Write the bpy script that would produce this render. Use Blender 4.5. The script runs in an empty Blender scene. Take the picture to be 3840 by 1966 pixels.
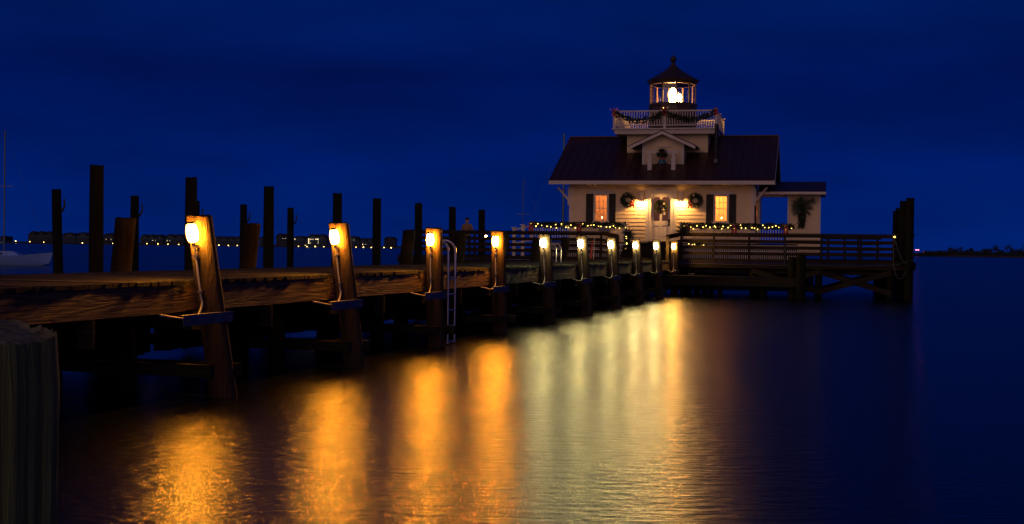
import bpy, math, random
from mathutils import Vector, Matrix
random.seed(7)
rnd = random.random
U = random.uniform
scn = bpy.context.scene
C = scn.collection
PI = math.pi

# ---------------------------------------------------------------- camera
F = 4800.0; CX, CY = 1920.0, 983.0
pitch = math.atan(55.0 / F); roll = 0.0130
CAM = Vector((0, 0, 1.9))
R0 = Vector((1, 0, 0)); FW = Vector((0, math.cos(pitch), -math.sin(pitch))); U0 = Vector((0, math.sin(pitch), math.cos(pitch)))
XC = math.cos(roll) * R0 + math.sin(roll) * U0
YC = -math.sin(roll) * R0 + math.cos(roll) * U0
cam = bpy.data.objects.new('camera', bpy.data.cameras.new('camera')); C.objects.link(cam)
m = Matrix((XC, YC, -FW)).transposed().to_4x4(); m.translation = CAM
cam.matrix_world = m
cam.data.lens = 36.0 * F / 3840.0; cam.data.sensor_width = 36.0
cam.data.clip_end = 20000; cam.data.clip_start = 0.1
scn.camera = cam
def ray(x, y): return (FW + XC * ((x - CX) / F) + YC * ((CY - y) / F))
def atY(x, y, Y):
    d = ray(x, y); return CAM + d * (Y / d.y)
def atZ(x, y, z):
    d = ray(x, y); return CAM + d * ((z - CAM.z) / d.z)
def hor(x): return 928 + 0.0130 * (x - 1920)

# ---------------------------------------------------------------- helpers
def tag(o, label=None, cat=None, group=None, kind=None):
    if label: o['label'] = label
    if cat: o['category'] = cat
    if group: o['group'] = group
    if kind: o['kind'] = kind
    return o
def empty(name, M=None, label=None, cat=None, group=None, parent=None):
    o = bpy.data.objects.new(name, None); C.objects.link(o); o.empty_display_size = 0.2
    if M is not None: o.matrix_world = M
    if parent: o.parent = parent
    return tag(o, label, cat, group)
def frame(origin, yawdir):
    """local y = yawdir (horizontal), local x to its right"""
    y = Vector((yawdir[0], yawdir[1], 0)).normalized(); x = Vector((y.y, -y.x, 0))
    M = Matrix((x, y, Vector((0, 0, 1)))).transposed().to_4x4(); M.translation = Vector(origin)
    return M
def copy_tree(o, parent=None):
    c = o.copy(); C.objects.link(c)
    if parent: c.parent = parent
    for ch in list(o.children): copy_tree(ch, c)
    return c

class MB:
    def __init__(s): s.v = []; s.f = []; s.sm = []
    def add(s, vs, fs, smooth=False):
        n = len(s.v); s.v += [tuple(p) for p in vs]; s.f += [tuple(i + n for i in f) for f in fs]; s.sm += [smooth] * len(fs); return s
    def box(s, x0, y0, z0, x1, y1, z1):
        if x0 > x1: x0, x1 = x1, x0
        if y0 > y1: y0, y1 = y1, y0
        if z0 > z1: z0, z1 = z1, z0
        return s.hexa([(x0, y0, z0), (x1, y0, z0), (x1, y1, z0), (x0, y1, z0), (x0, y0, z1), (x1, y0, z1), (x1, y1, z1), (x0, y1, z1)])
    def hexa(s, p):
        return s.add(p, [(0, 3, 2, 1), (4, 5, 6, 7), (0, 1, 5, 4), (1, 2, 6, 5), (2, 3, 7, 6), (3, 0, 4, 7)])
    def bar(s, a, b, w, h, up=(0, 0, 1)):
        a = Vector(a); b = Vector(b); d = (b - a).normalized(); u = Vector(up)
        x = d.cross(u)
        if x.length < 1e-4: x = d.cross(Vector((0, 1, 0)))
        x.normalize(); u = x.cross(d); x *= w / 2; u *= h / 2
        return s.hexa([a - x - u, a + x - u, b + x - u, b - x - u, a - x + u, a + x + u, b + x + u, b - x + u])
    def tube(s, pts, r, seg=8, caps=True, smooth=True):
        pts = [Vector(p) for p in pts]
        rs = r if isinstance(r, (list, tuple)) else [r] * len(pts)
        vs = []; fs = []; ref = None
        for i, p in enumerate(pts):
            a = pts[max(0, i - 1)]; b = pts[min(len(pts) - 1, i + 1)]; d = (b - a).normalized()
            if ref is None:
                ref = Vector((1, 0, 0)) if abs(d.x) < .8 else Vector((0, 1, 0))
            x = (ref - d * ref.dot(d)).normalized(); ref = x; y = d.cross(x)
            for k in range(seg):
                t = 2 * PI * k / seg; vs.append(p + (x * math.cos(t) + y * math.sin(t)) * rs[i])
        n = len(pts)
        for i in range(n - 1):
            for k in range(seg):
                k2 = (k + 1) % seg; fs.append((i * seg + k, i * seg + k2, (i + 1) * seg + k2, (i + 1) * seg + k))
        s.add(vs, fs, smooth)
        if caps:
            s.add([vs[k] for k in range(seg)], [tuple(range(seg - 1, -1, -1))]); s.add([vs[(n - 1) * seg + k] for k in range(seg)], [tuple(range(seg))])
        return s
    def lathe(s, prof, seg=16, c=(0, 0, 0), smooth=True, ph=0.0, closed=False):
        vs = []; fs = []
        for r, z in prof:
            for k in range(seg):
                t = 2 * PI * k / seg + ph; vs.append((c[0] + r * math.cos(t), c[1] + r * math.sin(t), c[2] + z))
        for i in range(len(prof) - 1):
            for k in range(seg):
                k2 = (k + 1) % seg; fs.append((i * seg + k, i * seg + k2, (i + 1) * seg + k2, (i + 1) * seg + k))
        s.add(vs, fs, smooth)
        s.add([vs[k] for k in range(seg)], [tuple(range(seg - 1, -1, -1))]); n = len(prof) - 1
        s.add([vs[n * seg + k] for k in range(seg)], [tuple(range(seg))])
        return s
    def prism(s, poly, ax0, ax1, mp):
        """poly: list of (a,b); mp(a,b,c)->xyz"""
        n = len(poly); vs = [mp(a, b, ax0) for a, b in poly] + [mp(a, b, ax1) for a, b in poly]
        fs = [tuple(range(n)), tuple(range(2 * n - 1, n - 1, -1))] + [(i, i + n, (i + 1) % n + n, (i + 1) % n) for i in range(n)]
        return s.add(vs, fs)
    def ball(s, c, r, seg=10, rings=6, sc=(1, 1, 1)):
        vs = [(c[0], c[1], c[2] - r * sc[2])]; fs = []
        for i in range(1, rings):
            a = -PI / 2 + PI * i / rings
            for k in range(seg):
                t = 2 * PI * k / seg; vs.append((c[0] + r * math.cos(a) * math.cos(t) * sc[0], c[1] + r * math.cos(a) * math.sin(t) * sc[1], c[2] + r * math.sin(a) * sc[2]))
        vs.append((c[0], c[1], c[2] + r * sc[2])); L = len(vs) - 1
        for k in range(seg):
            k2 = (k + 1) % seg; fs.append((0, 1 + k2, 1 + k)); b = 1 + (rings - 2) * seg; fs.append((L, b + k, b + k2))
            for i in range(rings - 2): fs.append((1 + i * seg + k, 1 + i * seg + k2, 1 + (i + 1) * seg + k2, 1 + (i + 1) * seg + k))
        return s.add(vs, fs, True)
    def leaf(s, p, size, w=.28, d=None):
        p = Vector(p)
        if d is None: d = Vector((U(-1, 1), U(-1, 1), U(-1, 1)))
        d = Vector(d).normalized(); x = d.cross(Vector((U(-1, 1), U(-1, 1), U(-1, 1)))).normalized() * size * w
        return s.add([p, p + d * size * .5 + x, p + d * size, p + d * size * .5 - x], [(0, 1, 2, 3)])
    def build(s, name, mat, parent=None, label=None, M=None):
        me = bpy.data.meshes.new(name); me.from_pydata(s.v, [], s.f)
        me.polygons.foreach_set('use_smooth', s.sm); me.materials.append(mat); me.update()
        o = bpy.data.objects.new(name, me); C.objects.link(o)
        if parent: o.parent = parent
        elif M is not None: o.matrix_world = M
        if label: o['label'] = label
        return o

# ---------------------------------------------------------------- materials
def newmat(name):
    m = bpy.data.materials.new(name); m.use_nodes = True; nt = m.node_tree
    return m, nt, nt.nodes['Principled BSDF'], nt.nodes['Material Output']
def lk(nt, a, b): nt.links.new(a, b)
def nd(nt, t, **kw):
    n = nt.nodes.new(t)
    for k, v in kw.items():
        if k in n.inputs: n.inputs[k].default_value = v
        else: setattr(n, k, v)
    return n
def c4(c): return (c[0], c[1], c[2], 1)
def paint(name, col, rough=.5, var=.15, scale=3.0, metallic=0, bump=.0, bscale=60):
    m, nt, b, o = newmat(name)
    tc = nd(nt, 'ShaderNodeTexCoord'); n = nd(nt, 'ShaderNodeTexNoise'); n.inputs['Scale'].default_value = scale; n.inputs['Detail'].default_value = 5
    lk(nt, tc.outputs['Object'], n.inputs['Vector'])
    r = nd(nt, 'ShaderNodeValToRGB'); r.color_ramp.elements[0].position = .3; r.color_ramp.elements[1].position = .7
    r.color_ramp.elements[0].color = c4([c * (1 - var) for c in col]); r.color_ramp.elements[1].color = c4([min(1, c * (1 + var * .5)) for c in col])
    lk(nt, n.outputs['Fac'], r.inputs['Fac']); lk(nt, r.outputs['Color'], b.inputs['Base Color'])
    b.inputs['Roughness'].default_value = rough; b.inputs['Metallic'].default_value = metallic
    if bump:
        n2 = nd(nt, 'ShaderNodeTexNoise'); n2.inputs['Scale'].default_value = bscale; lk(nt, tc.outputs['Object'], n2.inputs['Vector'])
        bp = nd(nt, 'ShaderNodeBump'); bp.inputs['Strength'].default_value = bump; bp.inputs['Distance'].default_value = .01
        lk(nt, n2.outputs['Fac'], bp.inputs['Height']); lk(nt, bp.outputs['Normal'], b.inputs['Normal'])
    return m
def wood(name, ca, cb, grain=(30, 30, 1.2), dist=3.0, bump=.6, rough=.75, bd=.012, wave=None, patch=None):
    """grain: scale of the fine streak noise in object space; wave: (scale vec, wave scale, distortion)"""
    m, nt, b, o = newmat(name)
    tc = nd(nt, 'ShaderNodeTexCoord'); mp = nd(nt, 'ShaderNodeMapping'); mp.inputs['Scale'].default_value = grain
    oi = nd(nt, 'ShaderNodeObjectInfo'); ad = nd(nt, 'ShaderNodeVectorMath', operation='ADD')
    sc = nd(nt, 'ShaderNodeVectorMath', operation='SCALE'); sc.inputs['Scale'].default_value = 37.0
    cmb = nd(nt, 'ShaderNodeCombineXYZ')
    for k in 'XYZ': lk(nt, oi.outputs['Random'], cmb.inputs[k])
    lk(nt, cmb.outputs[0], sc.inputs[0]); lk(nt, tc.outputs['Object'], ad.inputs[0]); lk(nt, sc.outputs[0], ad.inputs[1])
    lk(nt, ad.outputs[0], mp.inputs['Vector'])
    n = nd(nt, 'ShaderNodeTexNoise'); n.inputs['Scale'].default_value = 1; n.inputs['Detail'].default_value = 8; n.inputs['Roughness'].default_value = .65; n.inputs['Distortion'].default_value = .4
    lk(nt, mp.outputs[0], n.inputs['Vector'])
    h = n.outputs['Fac']
    if wave:
        mp2 = nd(nt, 'ShaderNodeMapping'); mp2.inputs['Scale'].default_value = wave[0]; lk(nt, ad.outputs[0], mp2.inputs['Vector'])
        w = nd(nt, 'ShaderNodeTexNoise'); w.inputs['Scale'].default_value = wave[1]; w.inputs['Detail'].default_value = 1.5; w.inputs['Distortion'].default_value = wave[2]
        lk(nt, mp2.outputs[0], w.inputs['Vector'])
        mu = nd(nt, 'ShaderNodeMath', operation='MULTIPLY'); mu.inputs[1].default_value = 55; lk(nt, w.outputs['Fac'], mu.inputs[0])
        sn = nd(nt, 'ShaderNodeMath', operation='SINE'); lk(nt, mu.outputs[0], sn.inputs[0])
        ma = nd(nt, 'ShaderNodeMath', operation='MULTIPLY_ADD'); ma.inputs[1].default_value = .15; ma.inputs[2].default_value = 0
        lk(nt, sn.outputs[0], ma.inputs[0])
        a2 = nd(nt, 'ShaderNodeMath', operation='ADD'); lk(nt, ma.outputs[0], a2.inputs[0]); lk(nt, n.outputs['Fac'], a2.inputs[1]); h = a2.outputs[0]
    r = nd(nt, 'ShaderNodeValToRGB'); r.color_ramp.elements[0].position = .3; r.color_ramp.elements[1].position = .72
    r.color_ramp.elements[0].color = c4(ca); r.color_ramp.elements[1].color = c4(cb); lk(nt, h, r.inputs['Fac'])
    col = r.outputs['Color']
    if patch:
        n3 = nd(nt, 'ShaderNodeTexNoise'); n3.inputs['Scale'].default_value = 1.7; n3.inputs['Detail'].default_value = 4; lk(nt, ad.outputs[0], n3.inputs['Vector'])
        r3 = nd(nt, 'ShaderNodeValToRGB'); r3.color_ramp.elements[0].position = .45; r3.color_ramp.elements[1].position = .65; lk(nt, n3.outputs['Fac'], r3.inputs['Fac'])
        mx = nd(nt, 'ShaderNodeMix', data_type='RGBA'); mx.inputs[7].default_value = c4(patch); lk(nt, r3.outputs['Color'], mx.inputs[0]); lk(nt, col, mx.inputs[6]); col = mx.outputs[2]
    lk(nt, col, b.inputs['Base Color']); b.inputs['Roughness'].default_value = rough
    bp = nd(nt, 'ShaderNodeBump'); bp.inputs['Strength'].default_value = bump; bp.inputs['Distance'].default_value = bd
    lk(nt, h, bp.inputs['Height']); lk(nt, bp.outputs['Normal'], b.inputs['Normal'])
    return m
def emit(name, col, s, base=(0.8, .8, .8)):
    m, nt, b, o = newmat(name)
    b.inputs['Base Color'].default_value = c4(base); b.inputs['Emission Color'].default_value = c4(col); b.inputs['Emission Strength'].default_value = s
    return m
def glass(name, tint=(.95, .96, .97), refl=.08, rough=.02):
    m, nt, b, o = newmat(name); nt.nodes.remove(b)
    t = nd(nt, 'ShaderNodeBsdfTransparent'); t.inputs['Color'].default_value = c4(tint)
    g = nd(nt, 'ShaderNodeBsdfGlossy'); g.inputs['Roughness'].default_value = rough
    x = nd(nt, 'ShaderNodeMixShader'); x.inputs[0].default_value = refl
    lk(nt, t.outputs[0], x.inputs[1]); lk(nt, g.outputs[0], x.inputs[2]); lk(nt, x.outputs[0], o.inputs['Surface'])
    return m

M = {}
M['post'] = wood('post_wood', (.004, .0025, .0015), (.085, .043, .019), (20, 20, 1.2), bump=1.0, bd=.03, rough=.85, patch=(.045, .032, .014))
M['pile'] = wood('piling_wood', (.005, .0045, .003), (.020, .018, .012), (26, 26, 1.3), bump=.9, bd=.015, patch=(.010, .013, .006))
M['oldpost'] = wood('weathered_post_wood', (.004, .003, .002), (.024, .016, .011), (34, 34, 1.6), bump=1.0, bd=.02, rough=.85, patch=(.024, .018, .013))
M['beam'] = wood('beam_wood', (.022, .012, .007), (.125, .07, .038), (14, 1.3, 60), bump=.8, bd=.010, rough=.62, wave=((1.0, .24, 3.6), 1.6, .5))
M['deck'] = wood('deck_boards', (.009, .009, .011), (.036, .037, .042), (3, 45, 20), bump=.6, bd=.008, rough=.7)
M['timber'] = wood('timber_wood', (.012, .011, .008), (.05, .042, .032), (2.0, 26, 26), bump=.7, bd=.012)
M['rail'] = wood('rail_wood', (.013, .010, .008), (.045, .032, .023), (1.6, 26, 30), bump=.4, bd=.008)
M['white'] = paint('white_paint', (.74, .70, .60), .45, .08, 2.0)
M['siding'] = paint('cream_siding', (.84, .70, .42), .5, .10, 1.4)
M['cream'] = paint('cream_plaster', (.75, .50, .26), .8, .06)
M['black'] = paint('black_paint', (.012, .014, .013), .5, .2)
M['lantern'] = paint('lantern_paint', (.055, .035, .028), .45, .2)
M['galv'] = paint('galvanised_steel', (.20, .20, .21), .5, .35, 9, metallic=.8)
M['alu'] = paint('ladder_aluminium', (.6, .61, .63), .28, .1, 6, metallic=.9)
M['pvc'] = paint('grey_conduit', (.46, .44, .40), .45, .12, 8)
M['green'] = paint('evergreen_leaf', (.035, .065, .028), .6, .4, 30)
M['palm'] = paint('palm_leaf', (.045, .075, .035), .5, .4, 20)
M['bow'] = paint('red_ribbon', (.55, .02, .02), .4, .2, 15)
M['starfish'] = paint('starfish_shell', (.75, .62, .48), .7, .1)
M['bell'] = paint('bell_bronze', (.10, .28, .30), .35, .2, 6, metallic=.6)
M['rope'] = paint('rope_fibre', (.11, .12, .13), .8, .1)
M['glass'] = glass('window_glass')
M['lglass'] = glass('lantern_glass', refl=.12, rough=.05)
M['hull'] = paint('boat_gelcoat', (.22, .42, .95), .3, .05, 1)
M['mast'] = paint('mast_alloy', (.14, .24, .28), .4, .1, 1, metallic=.3)
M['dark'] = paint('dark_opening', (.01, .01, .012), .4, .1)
M['sign'] = paint('sign_board', (.30, .29, .28), .6, .1)
M['signtext'] = paint('sign_lettering', (.07, .06, .06), .6, .1)
M['red'] = paint('red_plastic', (.55, .03, .02), .35, .1)
M['shingle'] = paint('shingle_roof', (.012, .014, .022), .8, .3, 1)
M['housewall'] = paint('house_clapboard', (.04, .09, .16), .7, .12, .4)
M['housedark'] = paint('house_dark_siding', (.025, .045, .08), .7, .2, .4)  # darker wall tone for some of the houses
M['bush'] = paint('shore_foliage', (.03, .045, .025), .8, .5, .3)
M['land'] = paint('shore_earth', (.05, .045, .035), .9, .4, .05)
M['jarA'] = emit('amber_bulb', (1, .33, .018), 760)
M['jarC'] = emit('warm_yellow_bulb', (1, .50, .09), 460)
M['jarB'] = emit('yellow_white_bulb', (1, .80, .30), 300)
M['sconce'] = emit('sconce_bulb', (1, .46, .13), 950)
M['fairy'] = emit('fairy_bulb', (1, .62, .12), 9)
M['lens'] = emit('beacon_lens', (1, .44, .11), 420)
M['candle'] = emit('candle_bulb', (1, .45, .15), 40)
M['shoreA'] = emit('shore_lamp_globe', (1, .62, .16), 11)
M['shoreB'] = emit('shore_window_light', (1, .78, .42), 3.2)
M['redlamp'] = emit('red_beacon', (1, .10, .16), 14)

for k_ in ('shoreA', 'shoreB', 'redlamp'): M[k_].cycles.emission_sampling = 'NONE'
for k_ in ('jarA', 'jarB', 'sconce', 'fairy', 'lens', 'candle'): M[k_].cycles.emission_sampling = 'FRONT'
def shell(name, col, st):  # weak emission in the glass imitates the glow around the bulb
    m, nt, b, o = newmat(name); nt.nodes.remove(b)
    t = nd(nt, 'ShaderNodeBsdfTransparent'); t.inputs['Color'].default_value = (.97, .96, .93, 1); e = nd(nt, 'ShaderNodeEmission'); e.inputs['Color'].default_value = c4(col); e.inputs['Strength'].default_value = st
    g = nd(nt, 'ShaderNodeBsdfGlossy'); g.inputs['Roughness'].default_value = .1; x0 = nd(nt, 'ShaderNodeMixShader'); x0.inputs[0].default_value = .06; lk(nt, t.outputs[0], x0.inputs[1]); lk(nt, g.outputs[0], x0.inputs[2])
    x = nd(nt, 'ShaderNodeAddShader'); lk(nt, x0.outputs[0], x.inputs[0]); lk(nt, e.outputs[0], x.inputs[1]); lk(nt, x.outputs[0], o.inputs['Surface']); m.cycles.emission_sampling = 'NONE'; return m
M['shellA'] = shell('glow_amber_jar_glass', (1, .36, .03), 1.3); M['shellB'] = shell('glow_pale_jar_glass', (1, .82, .25), .8)
for k_ in ('pile', 'oldpost', 'deck', 'rail', 'timber'): M[k_].node_tree.nodes['Principled BSDF'].inputs['Specular IOR Level'].default_value = .12; M[k_].node_tree.nodes['Principled BSDF'].inputs['Roughness'].default_value = .9
# maroon standing seam roof
def roofmat():
    m = paint('maroon_metal_roof', (.066, .030, .027), .42, .25, .8, metallic=.25, bump=.15, bscale=8); return m
M['roof'] = roofmat()
M['annexroof'] = M['roof']

# water
m, nt, b, o = newmat('harbour_water')
b.inputs['Base Color'].default_value = (.0015, .003, .008, 1); b.inputs['IOR'].default_value = 1.33; b.inputs['Roughness'].default_value = .196
tc = nd(nt, 'ShaderNodeTexCoord')
mpA = nd(nt, 'ShaderNodeMapping'); mpA.inputs['Scale'].default_value = (.38, 1.0, 1); lk(nt, tc.outputs['Object'], mpA.inputs['Vector'])
nA = nd(nt, 'ShaderNodeTexNoise'); nA.inputs['Scale'].default_value = 9; nA.inputs['Detail'].default_value = 5; nA.inputs['Roughness'].default_value = .6; lk(nt, mpA.outputs[0], nA.inputs['Vector'])
nB = nd(nt, 'ShaderNodeTexNoise'); nB.inputs['Scale'].default_value = 1.3; nB.inputs['Detail'].default_value = 3; lk(nt, mpA.outputs[0], nB.inputs['Vector'])
bB = nd(nt, 'ShaderNodeBump'); bB.inputs['Strength'].default_value = .5; bB.inputs['Distance'].default_value = .02; lk(nt, nB.outputs['Fac'], bB.inputs['Height'])
bA = nd(nt, 'ShaderNodeBump'); bA.inputs['Strength'].default_value = 1.0; bA.inputs['Distance'].default_value = .03; lk(nt, nA.outputs['Fac'], bA.inputs['Height']); lk(nt, bB.outputs[0], bA.inputs['Normal'])
lk(nt, bA.outputs[0], b.inputs['Normal'])
M['water'] = m

# ---------------------------------------------------------------- world & sun
w = bpy.data.worlds.new('World'); scn.world = w; w.use_nodes = True; nt = w.node_tree
bg = nt.nodes['Background']
sun_el, sun_az = math.radians(-4.0), math.radians(200)
sky = nd(nt, 'ShaderNodeTexSky'); sky.sky_type = 'NISHITA'; sky.sun_disc = False; sky.sun_elevation = sun_el; sky.sun_rotation = sun_az; sky.air_density = 1.0; sky.dust_density = .5; sky.ozone_density = 4
bw = nd(nt, 'ShaderNodeRGBToBW'); lk(nt, sky.outputs[0], bw.inputs[0])
tc = nd(nt, 'ShaderNodeTexCoord')
sep = nd(nt, 'ShaderNodeSeparateXYZ'); lk(nt, tc.outputs['Generated'], sep.inputs[0])
# dusk gradient: luminous deep blue band near the horizon, thin cloud streaks above
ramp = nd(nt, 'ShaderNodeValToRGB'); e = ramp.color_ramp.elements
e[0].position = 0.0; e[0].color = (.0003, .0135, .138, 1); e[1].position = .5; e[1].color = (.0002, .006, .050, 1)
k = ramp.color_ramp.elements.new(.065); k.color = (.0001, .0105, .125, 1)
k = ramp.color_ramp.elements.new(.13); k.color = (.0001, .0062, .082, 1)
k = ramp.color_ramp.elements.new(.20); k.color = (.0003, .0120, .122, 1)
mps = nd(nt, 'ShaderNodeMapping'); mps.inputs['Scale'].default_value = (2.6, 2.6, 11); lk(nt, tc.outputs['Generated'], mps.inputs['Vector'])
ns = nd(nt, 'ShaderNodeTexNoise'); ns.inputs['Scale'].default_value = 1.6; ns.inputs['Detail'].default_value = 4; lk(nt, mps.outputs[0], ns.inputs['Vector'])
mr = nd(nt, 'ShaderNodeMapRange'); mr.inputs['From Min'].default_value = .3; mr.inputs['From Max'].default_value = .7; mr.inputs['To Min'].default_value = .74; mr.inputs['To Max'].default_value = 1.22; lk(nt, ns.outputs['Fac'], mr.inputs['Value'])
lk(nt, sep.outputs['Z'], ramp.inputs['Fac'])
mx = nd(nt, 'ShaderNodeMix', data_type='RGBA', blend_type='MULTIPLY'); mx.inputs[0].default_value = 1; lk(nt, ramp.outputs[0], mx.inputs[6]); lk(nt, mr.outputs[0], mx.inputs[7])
# the Nishita dusk sky adds its own faint glow on top
sb = nd(nt, 'ShaderNodeMix', data_type='RGBA', blend_type='MULTIPLY'); sb.inputs[0].default_value = 1; sb.inputs[7].default_value = (.02, .08, .4, 1); lk(nt, bw.outputs[0], sb.inputs[6])
ad = nd(nt, 'ShaderNodeMix', data_type='RGBA', blend_type='ADD'); ad.inputs[0].default_value = 1; lk(nt, mx.outputs[2], ad.inputs[6]); lk(nt, sb.outputs[2], ad.inputs[7])
# warm glow added to the sky behind the camera to light the cottage front
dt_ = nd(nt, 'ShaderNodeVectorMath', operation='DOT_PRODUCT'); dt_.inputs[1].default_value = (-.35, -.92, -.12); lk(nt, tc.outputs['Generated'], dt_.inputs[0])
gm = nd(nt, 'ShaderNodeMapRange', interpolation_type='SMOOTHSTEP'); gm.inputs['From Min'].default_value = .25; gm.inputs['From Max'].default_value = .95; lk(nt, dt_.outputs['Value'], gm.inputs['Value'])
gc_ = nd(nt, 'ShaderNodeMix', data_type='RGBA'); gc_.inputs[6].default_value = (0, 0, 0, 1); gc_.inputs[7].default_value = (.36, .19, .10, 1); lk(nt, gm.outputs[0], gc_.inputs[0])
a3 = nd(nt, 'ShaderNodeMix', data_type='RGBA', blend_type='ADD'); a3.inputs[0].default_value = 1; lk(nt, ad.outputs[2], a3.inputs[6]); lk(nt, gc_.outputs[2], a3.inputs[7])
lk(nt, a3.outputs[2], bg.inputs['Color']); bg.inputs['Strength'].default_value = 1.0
# warm fill sun added behind the camera, standing in for unseen town lights
sl = bpy.data.lights.new('warm_fill_sun', 'SUN'); sl.energy = .05; sl.angle = math.radians(35); sl.color = (1, .62, .58)
so = bpy.data.objects.new('warm_fill_sun', sl); C.objects.link(so)
so.rotation_euler = Vector((.45, 1, -.38)).to_track_quat('-Z', 'Y').to_euler()

# ---------------------------------------------------------------- water
wm = MB(); wm.add([(-4000, -200, 0), (4000, -200, 0), (4000, 6000, 0), (-4000, 6000, 0)], [(0, 1, 2, 3)])
tag(wm.build('water', M['water']), 'dark rippled harbour water reflecting the lamps', kind='structure')

# ================================================================ PIER
L1 = Vector((-3.79, 15.95, 0)); pdir = Vector((1.164, 4.09, 0)); BAY = pdir.length
PF = frame(L1, pdir)
DZ = 1.44
pier = empty('pier', PF, 'long low wooden pier of weathered boards running out to the lighthouse', 'pier')
NB = 9
mb = MB(); y = -13.4; yend = 9 * BAY + .72
while y < yend:
    wd = U(.135, .145); x1 = -.145 + U(-.012, .012); z = DZ + U(-.005, .004)
    # keep clear of the lamp posts
    near = abs(((y + BAY / 2) % BAY) - BAY / 2 + .07) < .27
    if near: x1 = -.22
    mb.box(-3.36 + U(-.02, .02), y, z - .05, x1, y + wd, z); y += wd + U(.010, .020)
mb.build('deck_boards', M['deck'], pier)
for i in range(-3, NB):
    mb = MB(); y0 = i * BAY + .26; y1 = (i + 1) * BAY - .24
    mb.box(-.29, y0, DZ - .385, -.165, y1, DZ - .056)
    # splice boards near the posts
    mb.box(-.20, y1 + .003, DZ - .37, -.28, y1 + .42, DZ - .06)
    mb.build('edge_beam', M['beam'], pier)
    mb = MB(); mb.box(-3.30, i * BAY, DZ - .38, -3.20, (i + 1) * BAY - .01, DZ - .056); mb.build('edge_beam', M['beam'], pier)
    mb = MB(); ym = i * BAY + BAY * .47; mb.box(-.31, ym, DZ - .70, -.12, ym + .05, DZ - .40); mb.build('hanger', M['timber'], pier)
for i in range(-3, NB + 1):
    y = i * BAY
    mb = MB(); mb.box(-3.5, y + .02, DZ - .62, -.10, y + .16, DZ - .39); mb.build('cap_beam', M['timber'], pier)
    mb = MB(); mb.box(-3.6, y - .30, .26, .20 + .02 * math.sin(i * 2.1), y - .17, .41); mb.build('cross_timber', M['timber'], pier)
    mb = MB(); mb.box(-3.6, y + .17, .24, .34, y + .29, .40); mb.build('cross_timber', M['timber'], pier)
    for x in (-1.15, -2.25):
        mb = MB(); mb.tube([(x, y, -1.5), (x, y, DZ - .64)], .14, 10); mb.build('support_pile', M['pile'], pier)
for x in (-.9, -1.7, -2.5):
    mb = MB(); mb.box(x, -13.2, DZ - .30, x + .08, yend, DZ - .06); mb.build('inner_beam', M['timber'], pier)

for i in range(-3, NB):  # boards added along the far side to darken the water under the deck
    mb = MB(); y = i * BAY + .1
    while y < (i + 1) * BAY - .15: mb.box(-3.42, y, .10 + U(-.02, .02), -3.375, y + .17, 1.36); y += .178
    mb.build('darkening_screen', M['timber'], pier)
# ---- lamp posts
lean = [.165, .135, .035, .035, .075, .09, .09, .08, .07, .015]
names = ['nearest leaning post with amber jar lamp, its conduit curling left under the deck',
         'second lamp post from the left, amber lamp, thin piling rising right behind it',
         'amber lamp post just left of the silver boat ladder',
         'upright amber lamp post, last of the amber ones, to the right of the silver ladder',
         'first lamp post with a pale yellow light, right of the amber lamps',
         'pale yellow lamp post below the left window of the lighthouse',
         'pale yellow lamp post in front of the small handrail ladder',
         'pale yellow lamp post below the hanging palm decoration left of the door',
         'pale yellow lamp post directly below the lighthouse door',
         'last and smallest lamp post, against the right end railing of the platform']
def postmesh(r, z0, z1, slope, irregular=.012, seg=18, flat=True):
    mb = MB(); n = 9; pts = []; rs = []
    vs = []; fs = []
    for j in range(n):
        z = z0 + (z1 - z0) * j / (n - 1); rr = r * (1.04 - .08 * j / (n - 1))
        for k in range(seg):
            t = 2 * PI * k / seg
            q = rr + irregular * math.sin(3 * t + 1.3) * .6 + irregular * math.sin(7 * t + z * 2) * .5
            zz = z + (U(-.012, .012) if j == n - 1 else 0)
            vs.append(((DZ - z) * slope + q * math.cos(t), q * math.sin(t), zz))
    for j in range(n - 1):
        for k in range(seg):
            k2 = (k + 1) % seg; fs.append((j * seg + k, j * seg + k2, (j + 1) * seg + k2, (j + 1) * seg + k))
    mb.add(vs, fs, True)
    top = [Vector(v) for v in vs[-seg:]]; c = sum(top, Vector()) / seg
    inner = [c + (t - c) * .86 + Vector((0, 0, .018)) for t in top]
    mb.add(top + inner, [(k, (k + 1) % seg, seg + (k + 1) % seg, seg + k) for k in range(seg)], True)
    mb.add(inner + [c + Vector((0, 0, .012))], [(k, (k + 1) % seg, seg) for k in range(seg)])
    return mb
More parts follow.
